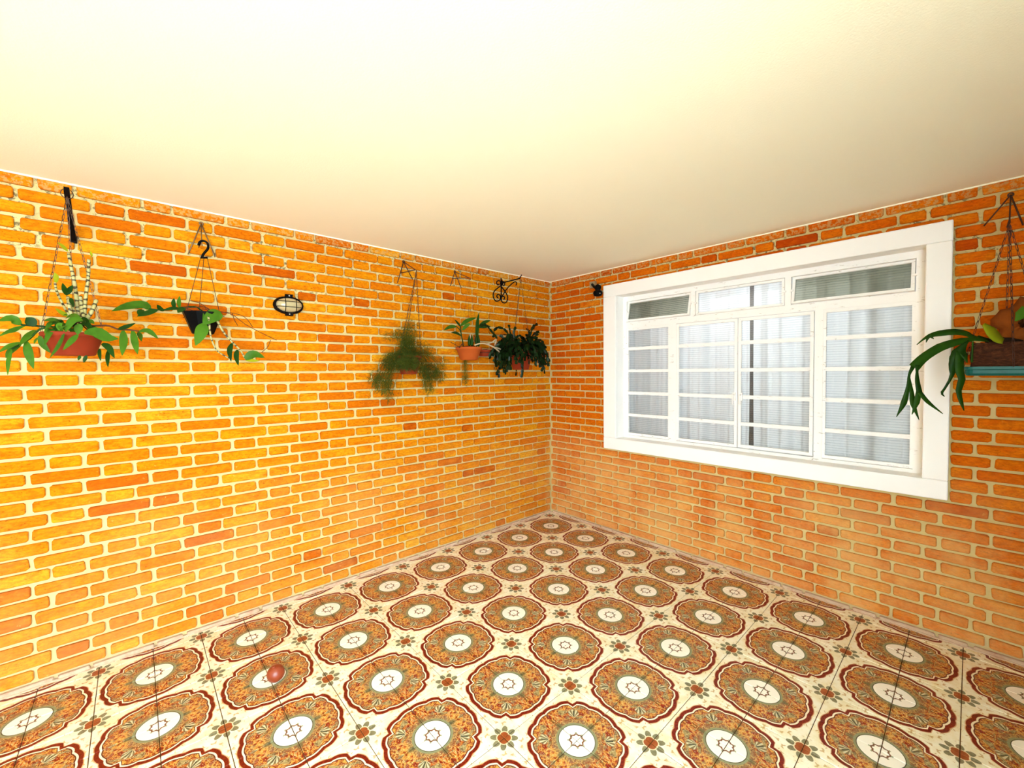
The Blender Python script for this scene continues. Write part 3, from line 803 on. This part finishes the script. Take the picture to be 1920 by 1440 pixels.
# plant A: large clay pot with banded canes, far left
OA = .33
pA = lambda x, y, o=OA: L(x / 5.144, 440 + y / 5.144, o)
k = 2.2e-3 / 5.144 * 1.0 * 1.0
c = L(138, 625, OA); zb = L(138, 667, OA).z; zr = c.z
t = Thing('hanging_orchid', 'orchid with banded upright canes in the large clay pot at the far left', 'plant', (c.x, c.y, zb), 'plants hanging on the left wall')
t.part('pot', BM().lathe(pot_profile(.102, .070, zr - zb), (c.x, c.y, zb), 32), 'clay_red', True)
t.part('soil', BM().lathe([(.088, 0), (.088, .012), (.05, .02)], (c.x, c.y, zr - .016), 24), 'soil', True)
for dx, dy in ((-.098, .0), (.098, .0), (0, .098)):
    t.part('chain', chain_bm(tipA + Vector((0, 0, -.02)), (c.x + dx, c.y + dy, zr), .026), 'chain')
F_ = .0030 / 5.144 * 0.8
for pts, r0, r1 in ((((758, 830), (745, 680), (720, 480), (690, 330), (660, 175)), .0086, .0058), (((812, 830), (825, 620), (850, 420), (857, 240)), .0075, .0062), (((670, 790), (590, 640), (545, 540), (530, 460)), .0050, .0042),
                    (((700, 830), (668, 690), (655, 600)), .0075, .006), (((805, 830), (788, 700), (775, 590)), .009, .006), (((815, 835), (880, 750), (930, 630)), .0085, .0075), (((765, 830), (705, 720), (695, 650)), .006, .004)):
    cane(t, [pA(x, y, OA + random.uniform(-.03, .03)) for x, y in pts], r0, r1)
def put(t, f, o, pts, w, mat, lift=.03, nrm=(-.35, -.8, .45), fold=.22, name='leaf', sc=1.0, n=8):
    m_ = len(pts)
    P = [f(x, y, o + lift * i / max(1, m_ - 1)) for i, (x, y) in enumerate(pts)]
    return t.part(name, leaf_bm(P, w * sc, nrm, n, fold=fold), mat, True)
A_SC = .0026 / 5.144
for pts, w_, mt in (
    (((655, 160), (600, 110), (555, 72)), 34, 'leaf_yellow'), (((870, 240), (885, 205), (872, 155)), 30, 'leaf_yellow'), (((540, 465), (545, 410), (528, 365)), 48, 'leaf_yellow'),
    (((648, 585), (625, 530), (603, 465)), 45, 'leaf_dark'), (((655, 575), (680, 525), (702, 488)), 45, 'leaf_dark'), (((680, 610), (695, 650), (715, 700)), 34, 'leaf_dark'),
    (((700, 790), (610, 765), (530, 708)), 55, 'leaf_yellow'), (((640, 800), (710, 785), (795, 835)), 66, 'leaf'), (((690, 800), (650, 790), (615, 770)), 55, 'leaf'),
    (((815, 945), (930, 940), (1040, 1000), (1145, 1005)), 105, 'leaf'), (((200, 868), (110, 812), (-20, 835)), 78, 'leaf'), (((335, 880), (290, 830), (252, 798)), 84, 'leaf_dark'),
    (((240, 880), (110, 925), (-20, 985)), 42, 'leaf'), (((210, 885), (120, 930), (20, 950)), 46, 'leaf'), (((195, 1040), (100, 1075), (-20, 1140)), 60, 'leaf'), (((200, 1060), (110, 1120), (55, 1190)), 58, 'leaf'),
    (((255, 1030), (280, 1150), (325, 1298)), 66, 'leaf'), (((335, 920), (270, 985), (185, 1075)), 66, 'leaf'), (((110, 1105), (80, 1230), (75, 1355)), 30, 'leaf'), (((365, 990), (345, 1020), (330, 1055)), 26, 'leaf'),
    (((380, 975), (415, 1060), (485, 1140)), 50, 'leaf'), (((620, 955), (560, 1080), (478, 1192)), 34, 'leaf'), (((750, 965), (690, 1030), (608, 1115)), 58, 'leaf'), (((770, 860), (755, 910), (750, 965)), 62, 'leaf'),
    (((795, 820), (700, 830), (630, 940)), 66, 'leaf'), (((835, 850), (870, 840), (910, 860)), 55, 'leaf'), (((560, 850), (540, 830), (500, 850)), 50, 'leaf'), (((590, 850), (570, 880), (570, 925)), 44, 'leaf'), (((640, 900), (600, 880), (575, 915)), 60, 'leaf'),
    (((1140, 912), (1220, 890), (1308, 853)), 52, 'leaf_dark'), (((1188, 925), (1195, 1040), (1178, 1168)), 76, 'leaf'), (((1278, 925), (1305, 1040), (1328, 1155)), 66, 'leaf'), (((1340, 935), (1430, 930), (1530, 1005)), 62, 'leaf'), (((1330, 940), (1355, 980), (1365, 1030)), 46, 'leaf'),
    (((985, 1050), (1050, 1090), (1105, 1192)), 60, 'leaf_dark'), (((1045, 1110), (1040, 1190), (1042, 1280)), 42, 'leaf_dark'), (((960, 1100), (962, 1150), (972, 1218)), 36, 'leaf_dark'), (((835, 1165), (820, 1200), (808, 1235)), 32, 'leaf_dark'), (((770, 1165), (765, 1190), (755, 1212)), 26, 'leaf_dark')):
    front = .115 if pts[0][1] > 800 and 380 < pts[0][0] < 900 and pts[-1][1] > 900 else 0
    put(t, pA, OA + front + random.uniform(-.02, .06), pts, w_, mt, random.uniform(.0, .08), (random.uniform(-.5, .1), -.8, random.uniform(.2, .7)), .2, sc=A_SC)
rl = random.Random(31)
for i in range(16):
    x0, y0 = rl.uniform(540, 860), rl.uniform(850, 930); dx = rl.uniform(-190, 190) + (x0 - 700) * .5; dy = rl.uniform(-60, 170)
    put(t, pA, OA + .04, ((x0, y0), (x0 + dx * .5, y0 + dy * .3 - 30), (x0 + dx, y0 + dy)), rl.uniform(36, 62), rl.choice(('leaf', 'leaf', 'leaf_dark')), rl.uniform(.02, .09), (rl.uniform(-.5, .2), -.8, rl.uniform(.1, .7)), .2, sc=A_SC)
for pts in (((720, 890), (520, 890), (340, 880), (200, 868)), ((460, 900), (380, 915), (290, 1000), (190, 1060), (110, 1110)), ((880, 880), (1040, 878), (1140, 912), (1260, 920), (1345, 932))):
    t.part('stem', BM().tube(catmull([pA(x, y, OA + .03) for x, y in pts], 14), .0042, 6), 'leaf_dark' if pts[0][0] < 800 else 'twig', True)
for i in range(9):
    a = Vector(pA(680 + i * 22, 885)); t.part('aerial_root', BM().tube(catmull([a, a + Vector((random.uniform(-.02, .02), -.02, .02)), a + Vector((random.uniform(-.04, .04), -.05, random.uniform(-.03, .01)))], 8), .0026, 5), 'soil', True)

# plant B: black plastic pot with hook
OB = .15
pB = lambda x, y, o=OB: L(200 + x / 4.8, 400 + y / 4.8, o)
c = pB(862, 895); zb = pB(862, 1087).z; zr = c.z; rB = abs(pB(1045, 895).x - pB(668, 895).x) / 2
t = Thing('hanging_orchid', 'trailing orchid in the black plastic pot on a hooked hanger', 'plant', (c.x, c.y, zb), 'plants hanging on the left wall')
t.part('pot', BM().lathe([(rB * .50, 0), (rB * .56, .004), (rB * .80, (zr - zb) * .55), (rB * .98, zr - zb - .008), (rB * 1.0, zr - zb), (rB * .93, zr - zb), (rB * .9, zr - zb - .02)], (c.x, c.y, zb), 8), 'black_plastic')
t.part('soil', BM().lathe([(rB * .88, 0), (rB * .8, .012), (rB * .4, .018)], (c.x, c.y, zr - .014), 8), 'soil')
hk = catmull([pB(*q, OB) for q in ((826, 288), (838, 258), (872, 248), (908, 270), (912, 315), (880, 355), (862, 385), (868, 400))], 20)
t.part('hook', BM().tube(hk, .0062, 8).tube([pB(845, 398), pB(908, 398)], .006, 6), 'black_plastic', True)
for x, ax, ay in ((845, -.8, -.3), (875, -.1, .85), (905, .86, -.2)):
    t.part('wire', BM().tube([pB(x, 400), (c.x + ax * rB * .95, c.y + ay * rB * .95, zr)], .0016, 5), 'rust', True)
B_SC = .0035 / 4.8
for pts, w_, mt in (
    (((390, 862), (330, 825), (180, 840), (42, 882)), 74, 'leaf'), (((455, 872), (360, 900), (272, 928)), 42, 'leaf_dark'), (((515, 872), (475, 855), (452, 822)), 48, 'leaf_dark'), (((705, 848), (670, 870), (638, 895)), 50, 'leaf_dark'),
    (((612, 850), (600, 810), (607, 762)), 34, 'leaf_dark'), (((655, 850), (648, 800), (658, 742)), 32, 'leaf'), (((325, 868), (305, 890), (290, 925)), 46, 'leaf_dark'), (((655, 855), (590, 858), (505, 875)), 36, 'leaf_dark'),
    (((1035, 905), (960, 925), (862, 1005)), 112, 'leaf'), (((880, 995), (850, 1070), (800, 1192)), 92, 'leaf'), (((1245, 1310), (1320, 1270), (1422, 1298)), 76, 'leaf'), (((1250, 1320), (1310, 1325), (1380, 1328)), 30, 'leaf_yellow'),
    (((1128, 1170), (1105, 1240), (1120, 1335)), 42, 'leaf_dark'), (((1178, 1228), (1165, 1290), (1186, 1372)), 42, 'leaf_dark'), (((870, 1000), (875, 940), (868, 895)), 22, 'leaf')):
    put(t, pB, OB + .07 if pts[0][0] > 800 else OB, pts, w_, mt, .03, (random.uniform(-.3, .2), -.85, random.uniform(.2, .5)), sc=B_SC)
cane(t, [pB(x, y, OB + .05) for x, y in ((985, 920), (1005, 985), (1060, 1080), (1130, 1160), (1200, 1230), (1250, 1312))], .0066, .004)
cane(t, [pB(x, y, OB + .09) for x, y in ((915, 930), (925, 1010), (940, 1120), (985, 1225), (1040, 1270), (1118, 1312))], .0052, .003)
t.part('stem', BM().tube(catmull([pB(x, y, OB) for x, y in ((860, 880), (800, 842), (700, 846), (500, 868), (380, 860))], 14), .0042, 6), 'leaf_dark', True)
for pts in (((860, 860), (980, 885), (1150, 900), (1250, 940), (1315, 1025)), ((1000, 880), (1130, 912), (1250, 1000), (1420, 1090), (1530, 1142)), ((1475, 1140), (1450, 1200), (1395, 1252)), ((750, 785), (850, 815), (940, 885)), ((690, 845), (780, 850), (880, 840), (960, 890)), ((1130, 900), (1150, 960), (1180, 1010)), ((690, 940), (740, 905), (800, 880)), ((700, 850), (760, 870), (830, 900)), ((880, 840), (930, 890), (1060, 930))):
    t.part('twig', BM().tube(catmull([pB(x, y, OB + random.uniform(0, .05)) for x, y in pts], 10), .0019, 5), 'twig', True)

# plant C: wispy plant
OC = .172
pC = lambda x, y, o=OC: L(680 + x / 8, 580 + y / 8, o)
c = pC(690, 800); zb = pC(690, 975).z; zr = pC(690, 700).z
t = Thing('wispy_plant', 'wispy hair-thin trailing plant hanging in a chained clay pot', 'plant', (c.x, c.y, zb), 'plants hanging on the left wall')
t.part('pot', BM().lathe(pot_profile(.095, .062, zr - zb), (c.x, c.y, zb), 28), 'clay_red', True)
for dx, dy in ((-.09, -.02), (.09, -.03), (0, .085)): t.part('chain', chain_bm(tipC + Vector((0, -.012, -.02)), (c.x + dx, c.y + dy, zr), .03, .0014), 'chain')
def strand(b, p, d, n, step, grav, r, rr, wig=.5):
    P = [Vector(p)]; d = Vector(d).normalized()
    for i in range(n):
        d = (d + Vector((rr.gauss(0, wig), rr.gauss(0, wig), rr.gauss(0, wig) - grav)) * .35).normalized(); P.append(P[-1] + d * step)
    for q in P:
        if q.y > -.012: q.y = -.012
    b.tube(P, r, 3, False); return P
rr = random.Random(11); FRONT = .07; b1, b2 = BM(), BM()
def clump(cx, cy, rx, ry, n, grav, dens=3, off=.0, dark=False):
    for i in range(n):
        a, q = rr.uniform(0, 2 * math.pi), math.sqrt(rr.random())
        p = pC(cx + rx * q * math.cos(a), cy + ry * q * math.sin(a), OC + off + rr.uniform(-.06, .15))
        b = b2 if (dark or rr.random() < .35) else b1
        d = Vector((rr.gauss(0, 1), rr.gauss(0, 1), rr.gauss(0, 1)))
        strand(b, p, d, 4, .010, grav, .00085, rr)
# arching main stems from the pot out to the masses
for tx, ty, n in ((180, 1100, 26), (330, 1150, 26), (380, 1290, 16), (430, 800, 22), (640, 520, 26), (500, 430, 16), (660, 350, 16), (700, 250, 8), (980, 950, 28), (1000, 1200, 16), (1150, 980, 20), (950, 620, 12), (1180, 800, 10), (850, 500, 10)):
    for i in range(n):
        a = c + Vector((rr.uniform(-.05, .05), rr.uniform(-.05, .05), zr - c.z + .0)); e = pC(tx + rr.gauss(0, 60), ty + rr.gauss(0, 70), OC + rr.uniform(-.07, .09))
        mid = a.lerp(e, .5) + Vector((rr.gauss(0, .02), rr.gauss(0, .02), .06 + abs(e.z - a.z) * .25))
        (b2 if rr.random() < .5 else b1).tube(catmull([a, mid, e], 7), .0009, 3, False)
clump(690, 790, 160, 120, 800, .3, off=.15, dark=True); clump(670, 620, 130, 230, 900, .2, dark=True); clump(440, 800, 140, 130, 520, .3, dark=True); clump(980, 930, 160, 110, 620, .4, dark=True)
clump(300, 1090, 150, 140, 420, .8); clump(180, 1020, 90, 80, 110, .6); clump(390, 1270, 70, 90, 90, .9); clump(980, 1100, 80, 110, 170, .9); clump(1150, 980, 80, 110, 170, .5)
clump(640, 380, 190, 110, 240, .1); clump(440, 400, 110, 60, 70, .2); clump(720, 230, 110, 70, 60, -.1); clump(940, 640, 150, 130, 170, .3); clump(1180, 790, 80, 70, 60, .4); clump(1020, 1210, 50, 60, 40, .9); clump(640, 830, 150, 70, 260, .3, dark=True)
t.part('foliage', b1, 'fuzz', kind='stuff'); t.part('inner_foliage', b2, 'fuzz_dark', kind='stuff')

# plant D: small clay pot with strap leaves
OD = .15
pD = lambda x, y, o=OD: L(820 + x / 8, 570 + y / 8, o)
c = pD(472, 650); zb = pD(472, 842).z; zr = c.z; rD = abs(pD(655, 650).x - pD(290, 650).x) / 2 * .86
t = Thing('potted_orchid', 'strap-leaved orchid in the small orange clay pot left of the dark cactus', 'plant', (c.x, c.y, zb), 'plants hanging on the left wall')
t.part('pot', BM().lathe(pot_profile(rD, rD * .66, zr - zb, .014), (c.x, c.y, zb), 28), 'terracotta', True)
t.part('soil', BM().lathe([(rD * .88, 0), (rD * .8, .012), (rD * .4, .02)], (c.x, c.y, zr - .012), 18), 'soil', True)
for dx, dy in ((-.9, 0), (.45, -.75), (.45, .75)): t.part('wire', BM().tube([tipD, (c.x + dx * rD, c.y + dy * rD, zr)], .0008, 4), 'rust', True)
D_SC = .0047 / 8
for pts, w_, mt in ((((348, 335), (300, 285), (258, 233)), 50, 'leaf_dark'), (((350, 325), (450, 250), (592, 203)), 66, 'leaf'), (((288, 337), (190, 345), (92, 396)), 58, 'leaf'), (((375, 392), (440, 325), (498, 293)), 58, 'leaf'), (((352, 472), (280, 435), (205, 428)), 52, 'leaf_dark'),
                    (((590, 560), (592, 400), (600, 260), (626, 125)), 78, 'leaf_dark'), (((610, 360), (700, 280), (805, 244)), 64, 'leaf_dark'), (((610, 350), (720, 340), (805, 335)), 56, 'leaf_dark'), (((560, 580), (560, 500), (540, 470)), 40, 'twig'), (((470, 600), (478, 520), (500, 440)), 46, 'root')):
    put(t, pD, OD, pts, w_, mt, .03, (.0, -.9, .3), sc=D_SC)
t.part('stem', BM().tube(catmull([pD(*q) for q in ((390, 640), (380, 560), (358, 450), (346, 330))], 10), .005, 6), 'leaf_dark', True)
t.part('stem', BM().tube(catmull([pD(*q) for q in ((355, 440), (330, 380), (285, 338))], 8), .0035, 6), 'leaf_dark', True)
for x0, x1 in ((480, 490), (520, 525), (590, 570), (620, 640)): t.part('pseudobulb', BM().lathe([(.004, 0), (.014, .02), (.012, .06), (.003, .1)], pD(x0, 640, OD + .02) , 8), 'leaf_dark', True)
for pts, r in ((((560, 620), (640, 592), (740, 602), (850, 650), (935, 720)), .007), (((740, 602), (830, 570), (882, 530), (862, 622)), .006), (((830, 640), (930, 670), (992, 718)), .006), (((250, 645), (320, 640), (400, 600)), .003), (((195, 570), (270, 610), (330, 650)), .0025), (((380, 590), (340, 640), (330, 660)), .004)):
    t.part('root', BM().tube(catmull([pD(x, y, OD + .08) for x, y in pts], 12), r, 6), 'root' if r > .005 else 'twig', True)
rb = BM(); rr = random.Random(4)
for i in range(34):
    x = 420 + rr.gauss(0, 14); P = [pD(x, 835, OD + rr.uniform(-.03, .03))]
    ln = rr.choice((120, 180, 300, 330))
    P = [pD(x + rr.gauss(0, 10) * (1 + j * .4), 835 + ln * j / 5, OD + rr.uniform(-.02, .02)) for j in range(6)]
    rb.tube(P, .0008, 3, False)
for i in range(60):
    x = 418 + rr.gauss(0, 24); y = 1130 + rr.gauss(0, 45)
    rb.tube([pD(x + rr.gauss(0, 12), y + rr.gauss(0, 16), OD + rr.uniform(-.03, .03)) for j in range(4)], .0008, 3, False)
t.part('hanging_roots', rb, 'fuzz', kind='stuff')

# second clay pot behind it
c2 = pD(715, 690, .08); z2 = pD(715, 785, .08).z
t = Thing('clay_pot', 'plain red clay pot half hidden between the orchid pot and the cactus', 'pot', (c2.x, c2.y, z2))
t.part('shell', BM().lathe(pot_profile(.070, .054, c2.z - z2, .012), (c2.x, c2.y, z2), 24), 'clay_red', True)
t.part('holder_ring', BM().tube([(c2.x + .069 * math.cos(a), c2.y + .069 * math.sin(a), z2 + .03) for a in [2 * math.pi * i / 20 for i in range(21)]] + [(c2.x, .004, z2 + .03)], .003, 6), 'rust', True)
t.part('soil', BM().lathe([(.06, 0), (.05, .012), (.02, .018)], (c2.x, c2.y, c2.z - .012), 14), 'soil', True)

# plant E: dark cactus with hanging segmented stems
OE = .27
pE = lambda x, y, o=OE: L(820 + x / 8, 570 + y / 8, o)
c = pE(1235, 780); c.x = tipE.x + .0; zr = pE(1235, 690).z; zb = pE(1235, 985).z
t = Thing('hanging_cactus', 'dark bushy holiday cactus with drooping flat stems hanging in the corner', 'plant', (c.x, c.y, zb), 'plants hanging on the left wall')
t.part('pot', BM().lathe(pot_profile(.115, .075, zr - zb, .016), (c.x, c.y, zb), 28), 'clay_red', True)
for dx, dy in ((-.105, 0), (.1, -.03), (0, .105)): t.part('chain', chain_bm(tipE + Vector((0, -.01, -.01)), (c.x + dx, c.y + dy, zr), .03, .0012), 'chain')
rr = random.Random(21)
def pads(start, d, n, ln, wd, grav, b):
    p = Vector(start); d = Vector(d).normalized()
    for i in range(n):
        d = (d + Vector((rr.gauss(0, .22), rr.gauss(0, .22), rr.gauss(0, .18) - grav * (.35 + .25 * i))) ).normalized()
        q = p + d * ln
        if q.y > -.02: q.y = -.02
        if q.x > -.02: q.x = -.02
        nrm = Vector((rr.gauss(0, 1), rr.gauss(0, 1) - .8, rr.gauss(0, 1) + .3)).normalized()
        P = [p.lerp(q, s) for s in (0, .25, .6, .9, 1.0)]
        b.blade(P, [wd * s for s in (.22, .42, .5, .46, .25)], nrm, .18)
        p = q
    return p
for i in range(120):
    a = rr.uniform(0, 2 * math.pi); q = rr.uniform(.3, 1) * .10
    st = Vector((c.x + q * math.cos(a), c.y + q * math.sin(a), zr + rr.uniform(0, .03)))
    upb = rr.uniform(.25, 1.5) if i > 26 else rr.uniform(1.4, 3.2)
    ox = 1.15 if math.cos(a) > 0 else 1.0
    d = Vector((math.cos(a) * ox, math.sin(a), upb)); n = rr.randint(6, 10) if i > 26 else rr.randint(4, 7)
    b = BM(); pads(st, d, n, .038, .026, .42, b)
    t.part('stem', b, 'cactus', False)
for i in range(70):                                                   # short stems over the pot wall
    a = rr.uniform(math.pi * .9, 2.1 * math.pi); st = Vector((c.x + .11 * math.cos(a), c.y + .11 * math.sin(a), zr + rr.uniform(-.04, .01)))
    b = BM(); pads(st, Vector((math.cos(a) * 1.3, math.sin(a), .2)), rr.randint(3, 6), .037, .026, .55, b); t.part('stem', b, 'cactus', False)
for pts in (((1100, 560), (1090, 430), (1070, 310)), ((1060, 540), (1050, 420), (950, 350), (850, 380), (850, 480)), ((1380, 560), (1400, 430), (1440, 330), (1505, 300)), ((1400, 560), (1460, 440), (1530, 420)), ((1360, 500), (1380, 400), (1330, 380)), ((900, 520), (800, 400), (730, 310), (640, 330))):
    P = catmull([pE(x, y, OE + rr.uniform(-.02, .05)) for x, y in pts], 5); b = BM()
    for a_, b_ in zip(P, P[1:]): b.blade([a_.lerp(b_, s) for s in (0, .25, .6, .9, 1)], [.028 * s for s in (.22, .42, .5, .46, .25)], (rr.gauss(0, .4), -1, .3), .18)
    t.part('stem', b, 'cactus', False)

# ---------------------------------------------------------------- teal tray with log planter and staghorn fern
OR_ = .20
pR = lambda x, y, o=OR_: W(1660 + x / 5.762, 550 + y / 5.762, o)
zt0, zt1 = W(1880, 704.5, .30).z, W(1880, 687, .30).z
yc = tipR.y; hw = abs(W(1806, 695, .2).y - yc); x0, x1 = -.305, -.095
t = Thing('hanging_tray', 'teal painted tray hanging on chains right of the window', 'tray', (-.2, yc, zt0))
b = BM(); hx = (x1 - x0) / 2; xc = (x0 + x1) / 2; cr = .03
def rrect(ax, ay, z, r):
    out = []
    for sx, sy, a0 in ((1, 1, 0), (-1, 1, 90), (-1, -1, 180), (1, -1, 270)):
        for i in range(5):
            a = R2(a0 + 22.5 * i); out.append((xc + sx * (ax - r) + r * math.cos(a), yc + sy * (ay - r) + r * math.sin(a), z))
    return out
hh = zt1 - zt0
ringmesh(b, [rrect(hx - .012, hw - .012, zt0, .02), rrect(hx - .004, hw - .004, zt0 + hh * .25, .028), rrect(hx - .004, hw - .004, zt0 + hh * .62, .03), rrect(hx, hw, zt0 + hh * .72, .03), rrect(hx, hw, zt1, .03), rrect(hx - .008, hw - .008, zt1, .024), rrect(hx - .010, hw - .010, zt0 + hh * .3, .02)])
t.part('pan', b, 'teal', False, fix=True)
hookp = tipR + Vector((-.012, 0, -.025))
for q in ((xc, yc + hw, zt1), (x0, yc - .02, zt1), (xc, yc - hw, zt1), (x1, yc, zt1)):
    t.part('chain', chain_bm(hookp, q, .032, .0013), 'rust')
zl1 = W(1880, 641, .29).z
t = Thing('log_planter', 'rough dark brown log planter sitting in the teal tray', 'planter', (xc, yc, zt0 + hh * .35))
b = BM(); rrp = random.Random(8); rings = []
for j in range(7):
    z = zt0 + hh * .32 + (zl1 - zt0 - hh * .32) * j / 6; s_ = 1 - .05 * abs(j - 3) / 3
    base = rrect((hx - .020) * s_, (hw - .022) * s_, z, .025); rings.append([(x + rrp.uniform(-.003, .003), y + rrp.uniform(-.003, .003), zz) for x, y, zz in base])
ringmesh(b, rings); t.part('bark_block', b, 'bark', True, fix=True)
t.part('moss', BM().lathe([(.06, 0), (.07, .012), (.05, .03), (.02, .036)], (xc, yc, zl1 - .006), 14), 'soil', True)
# staghorn fern
base = Vector((xc - .02, yc - .02, zl1))
t = Thing('staghorn_fern', 'staghorn fern with forked drooping fronds growing from the log planter', 'plant', (xc, yc, zl1))
R_SC = .00265 / 5.762
def frond(segs, mat='fern', name='frond'):
    b = BM()
    for pts, ws, o0, o1 in segs:
        n = 12; m_ = len(pts); P = catmull([pR(x, y, o0 + (o1 - o0) * i / (m_ - 1)) for i, (x, y) in enumerate(pts)], n)
        wv = [np.interp(i / n, np.linspace(0, 1, len(ws)), ws) * R_SC / 2 for i in range(n + 1)]
        b.blade(P, wv, (-.75, -.45, .45), .10)
    o = t.part(name, b, mat, True)
    sm = o.modifiers.new('thick', 'SOLIDIFY'); sm.thickness = .0022; sm.offset = 0
    return o
frond([(((1100, 510), (960, 478), (860, 432), (740, 418), (600, 432), (500, 452), (430, 482), (340, 555)), (20, 45, 70, 76, 72, 50, 22, 8), .26, .36), (((490, 455), (460, 480), (440, 532)), (40, 30, 4), .34, .345), (((510, 455), (500, 475), (524, 492)), (40, 26, 4), .34, .345)])
frond([(((1120, 520), (980, 498), (880, 505), (740, 535), (600, 580), (470, 655), (380, 725), (310, 800)), (20, 30, 60, 82, 90, 88, 92, 100), .26, .40),
       (((300, 790), (258, 880), (245, 1000), (200, 1180), (120, 1335)), (40, 22, 30, 56, 4), .40, .43), (((255, 900), (285, 1080), (300, 1200), (365, 1368)), (18, 40, 52, 4), .40, .44),
       (((345, 775), (342, 850), (345, 950), (368, 1080)), (40, 22, 42, 54), .40, .42), (((362, 1060), (335, 1180), (288, 1310)), (48, 54, 4), .42, .44), (((370, 1070), (460, 1175), (622, 1302)), (46, 42, 4), .42, .45)])
frond([(((900, 510), (850, 560), (790, 640), (750, 740), (725, 830), (715, 900), (640, 1030), (608, 1080), (640, 1115)), (16, 40, 110, 105, 60, 26, 20, 24, 6), .33, .38), (((800, 620), (795, 740), (800, 850), (825, 930), (790, 1050), (820, 1180), (850, 1268)), (60, 80, 74, 60, 50, 34, 4), .34, .37), (((810, 600), (850, 670), (885, 752)), (50, 58, 6), .33, .34), (((720, 680), (705, 710), (692, 740)), (40, 26, 4), .35, .35), (((815, 900), (840, 925), (852, 955)), (40, 26, 4), .35, .35)])
o = frond([(((1270, 520), (1200, 480), (1130, 410), (1060, 335)), (70, 120, 118, 40), .28, .33)], 'leaf_yellow', 'young_frond'); o['label'] = 'short yellow green frond'
frond([(((1520, 150), (1470, 230), (1405, 300)), (60, 96, 12), .33, .35)], 'leaf', 'young_frond')
frond([(((945, 520), (940, 640), (932, 745)), (14, 14, 20), .31, .31)], 'fern', 'frond')
frond([(((1200, 520), (1100, 500), (1000, 460)), (30, 40, 20), .22, .2)], 'fern', 'frond')
b = BM(); n = 26; cc = pR(1500, 330, .22); k0 = 0
for j in range(5):
    for i in range(n):
        a = 2 * math.pi * i / n; q = (j + 1) / 5 * (.098 + .012 * math.sin(5 * a) + .008 * math.sin(9 * a + 1))
        b.v.append((cc.x - .05 * (1 - (j / 4) ** 2) - .006 * math.sin(7 * a) * j / 4, cc.y + q * math.cos(a), cc.z + q * math.sin(a) * 1.15))
b.f = [tuple(range(n))] + [(j * n + i, j * n + (i + 1) % n, (j + 1) * n + (i + 1) % n, (j + 1) * n + i) for j in range(4) for i in range(n)]
o = t.part('shield_frond', b, 'shield', True); o['label'] = 'dry orange brown shield frond'
o.modifiers.new('thick', 'SOLIDIFY').thickness = .006
b = BM(); P = catmull([pR(1500, 560, .22), pR(1420, 520, .23), pR(1350, 470, .24)], 6); b.blade(P, [.02, .025, .028, .03, .028, .02, .006], (-.8, -.3, .4), .2)
t.part('shield_frond', b, 'shield', True)
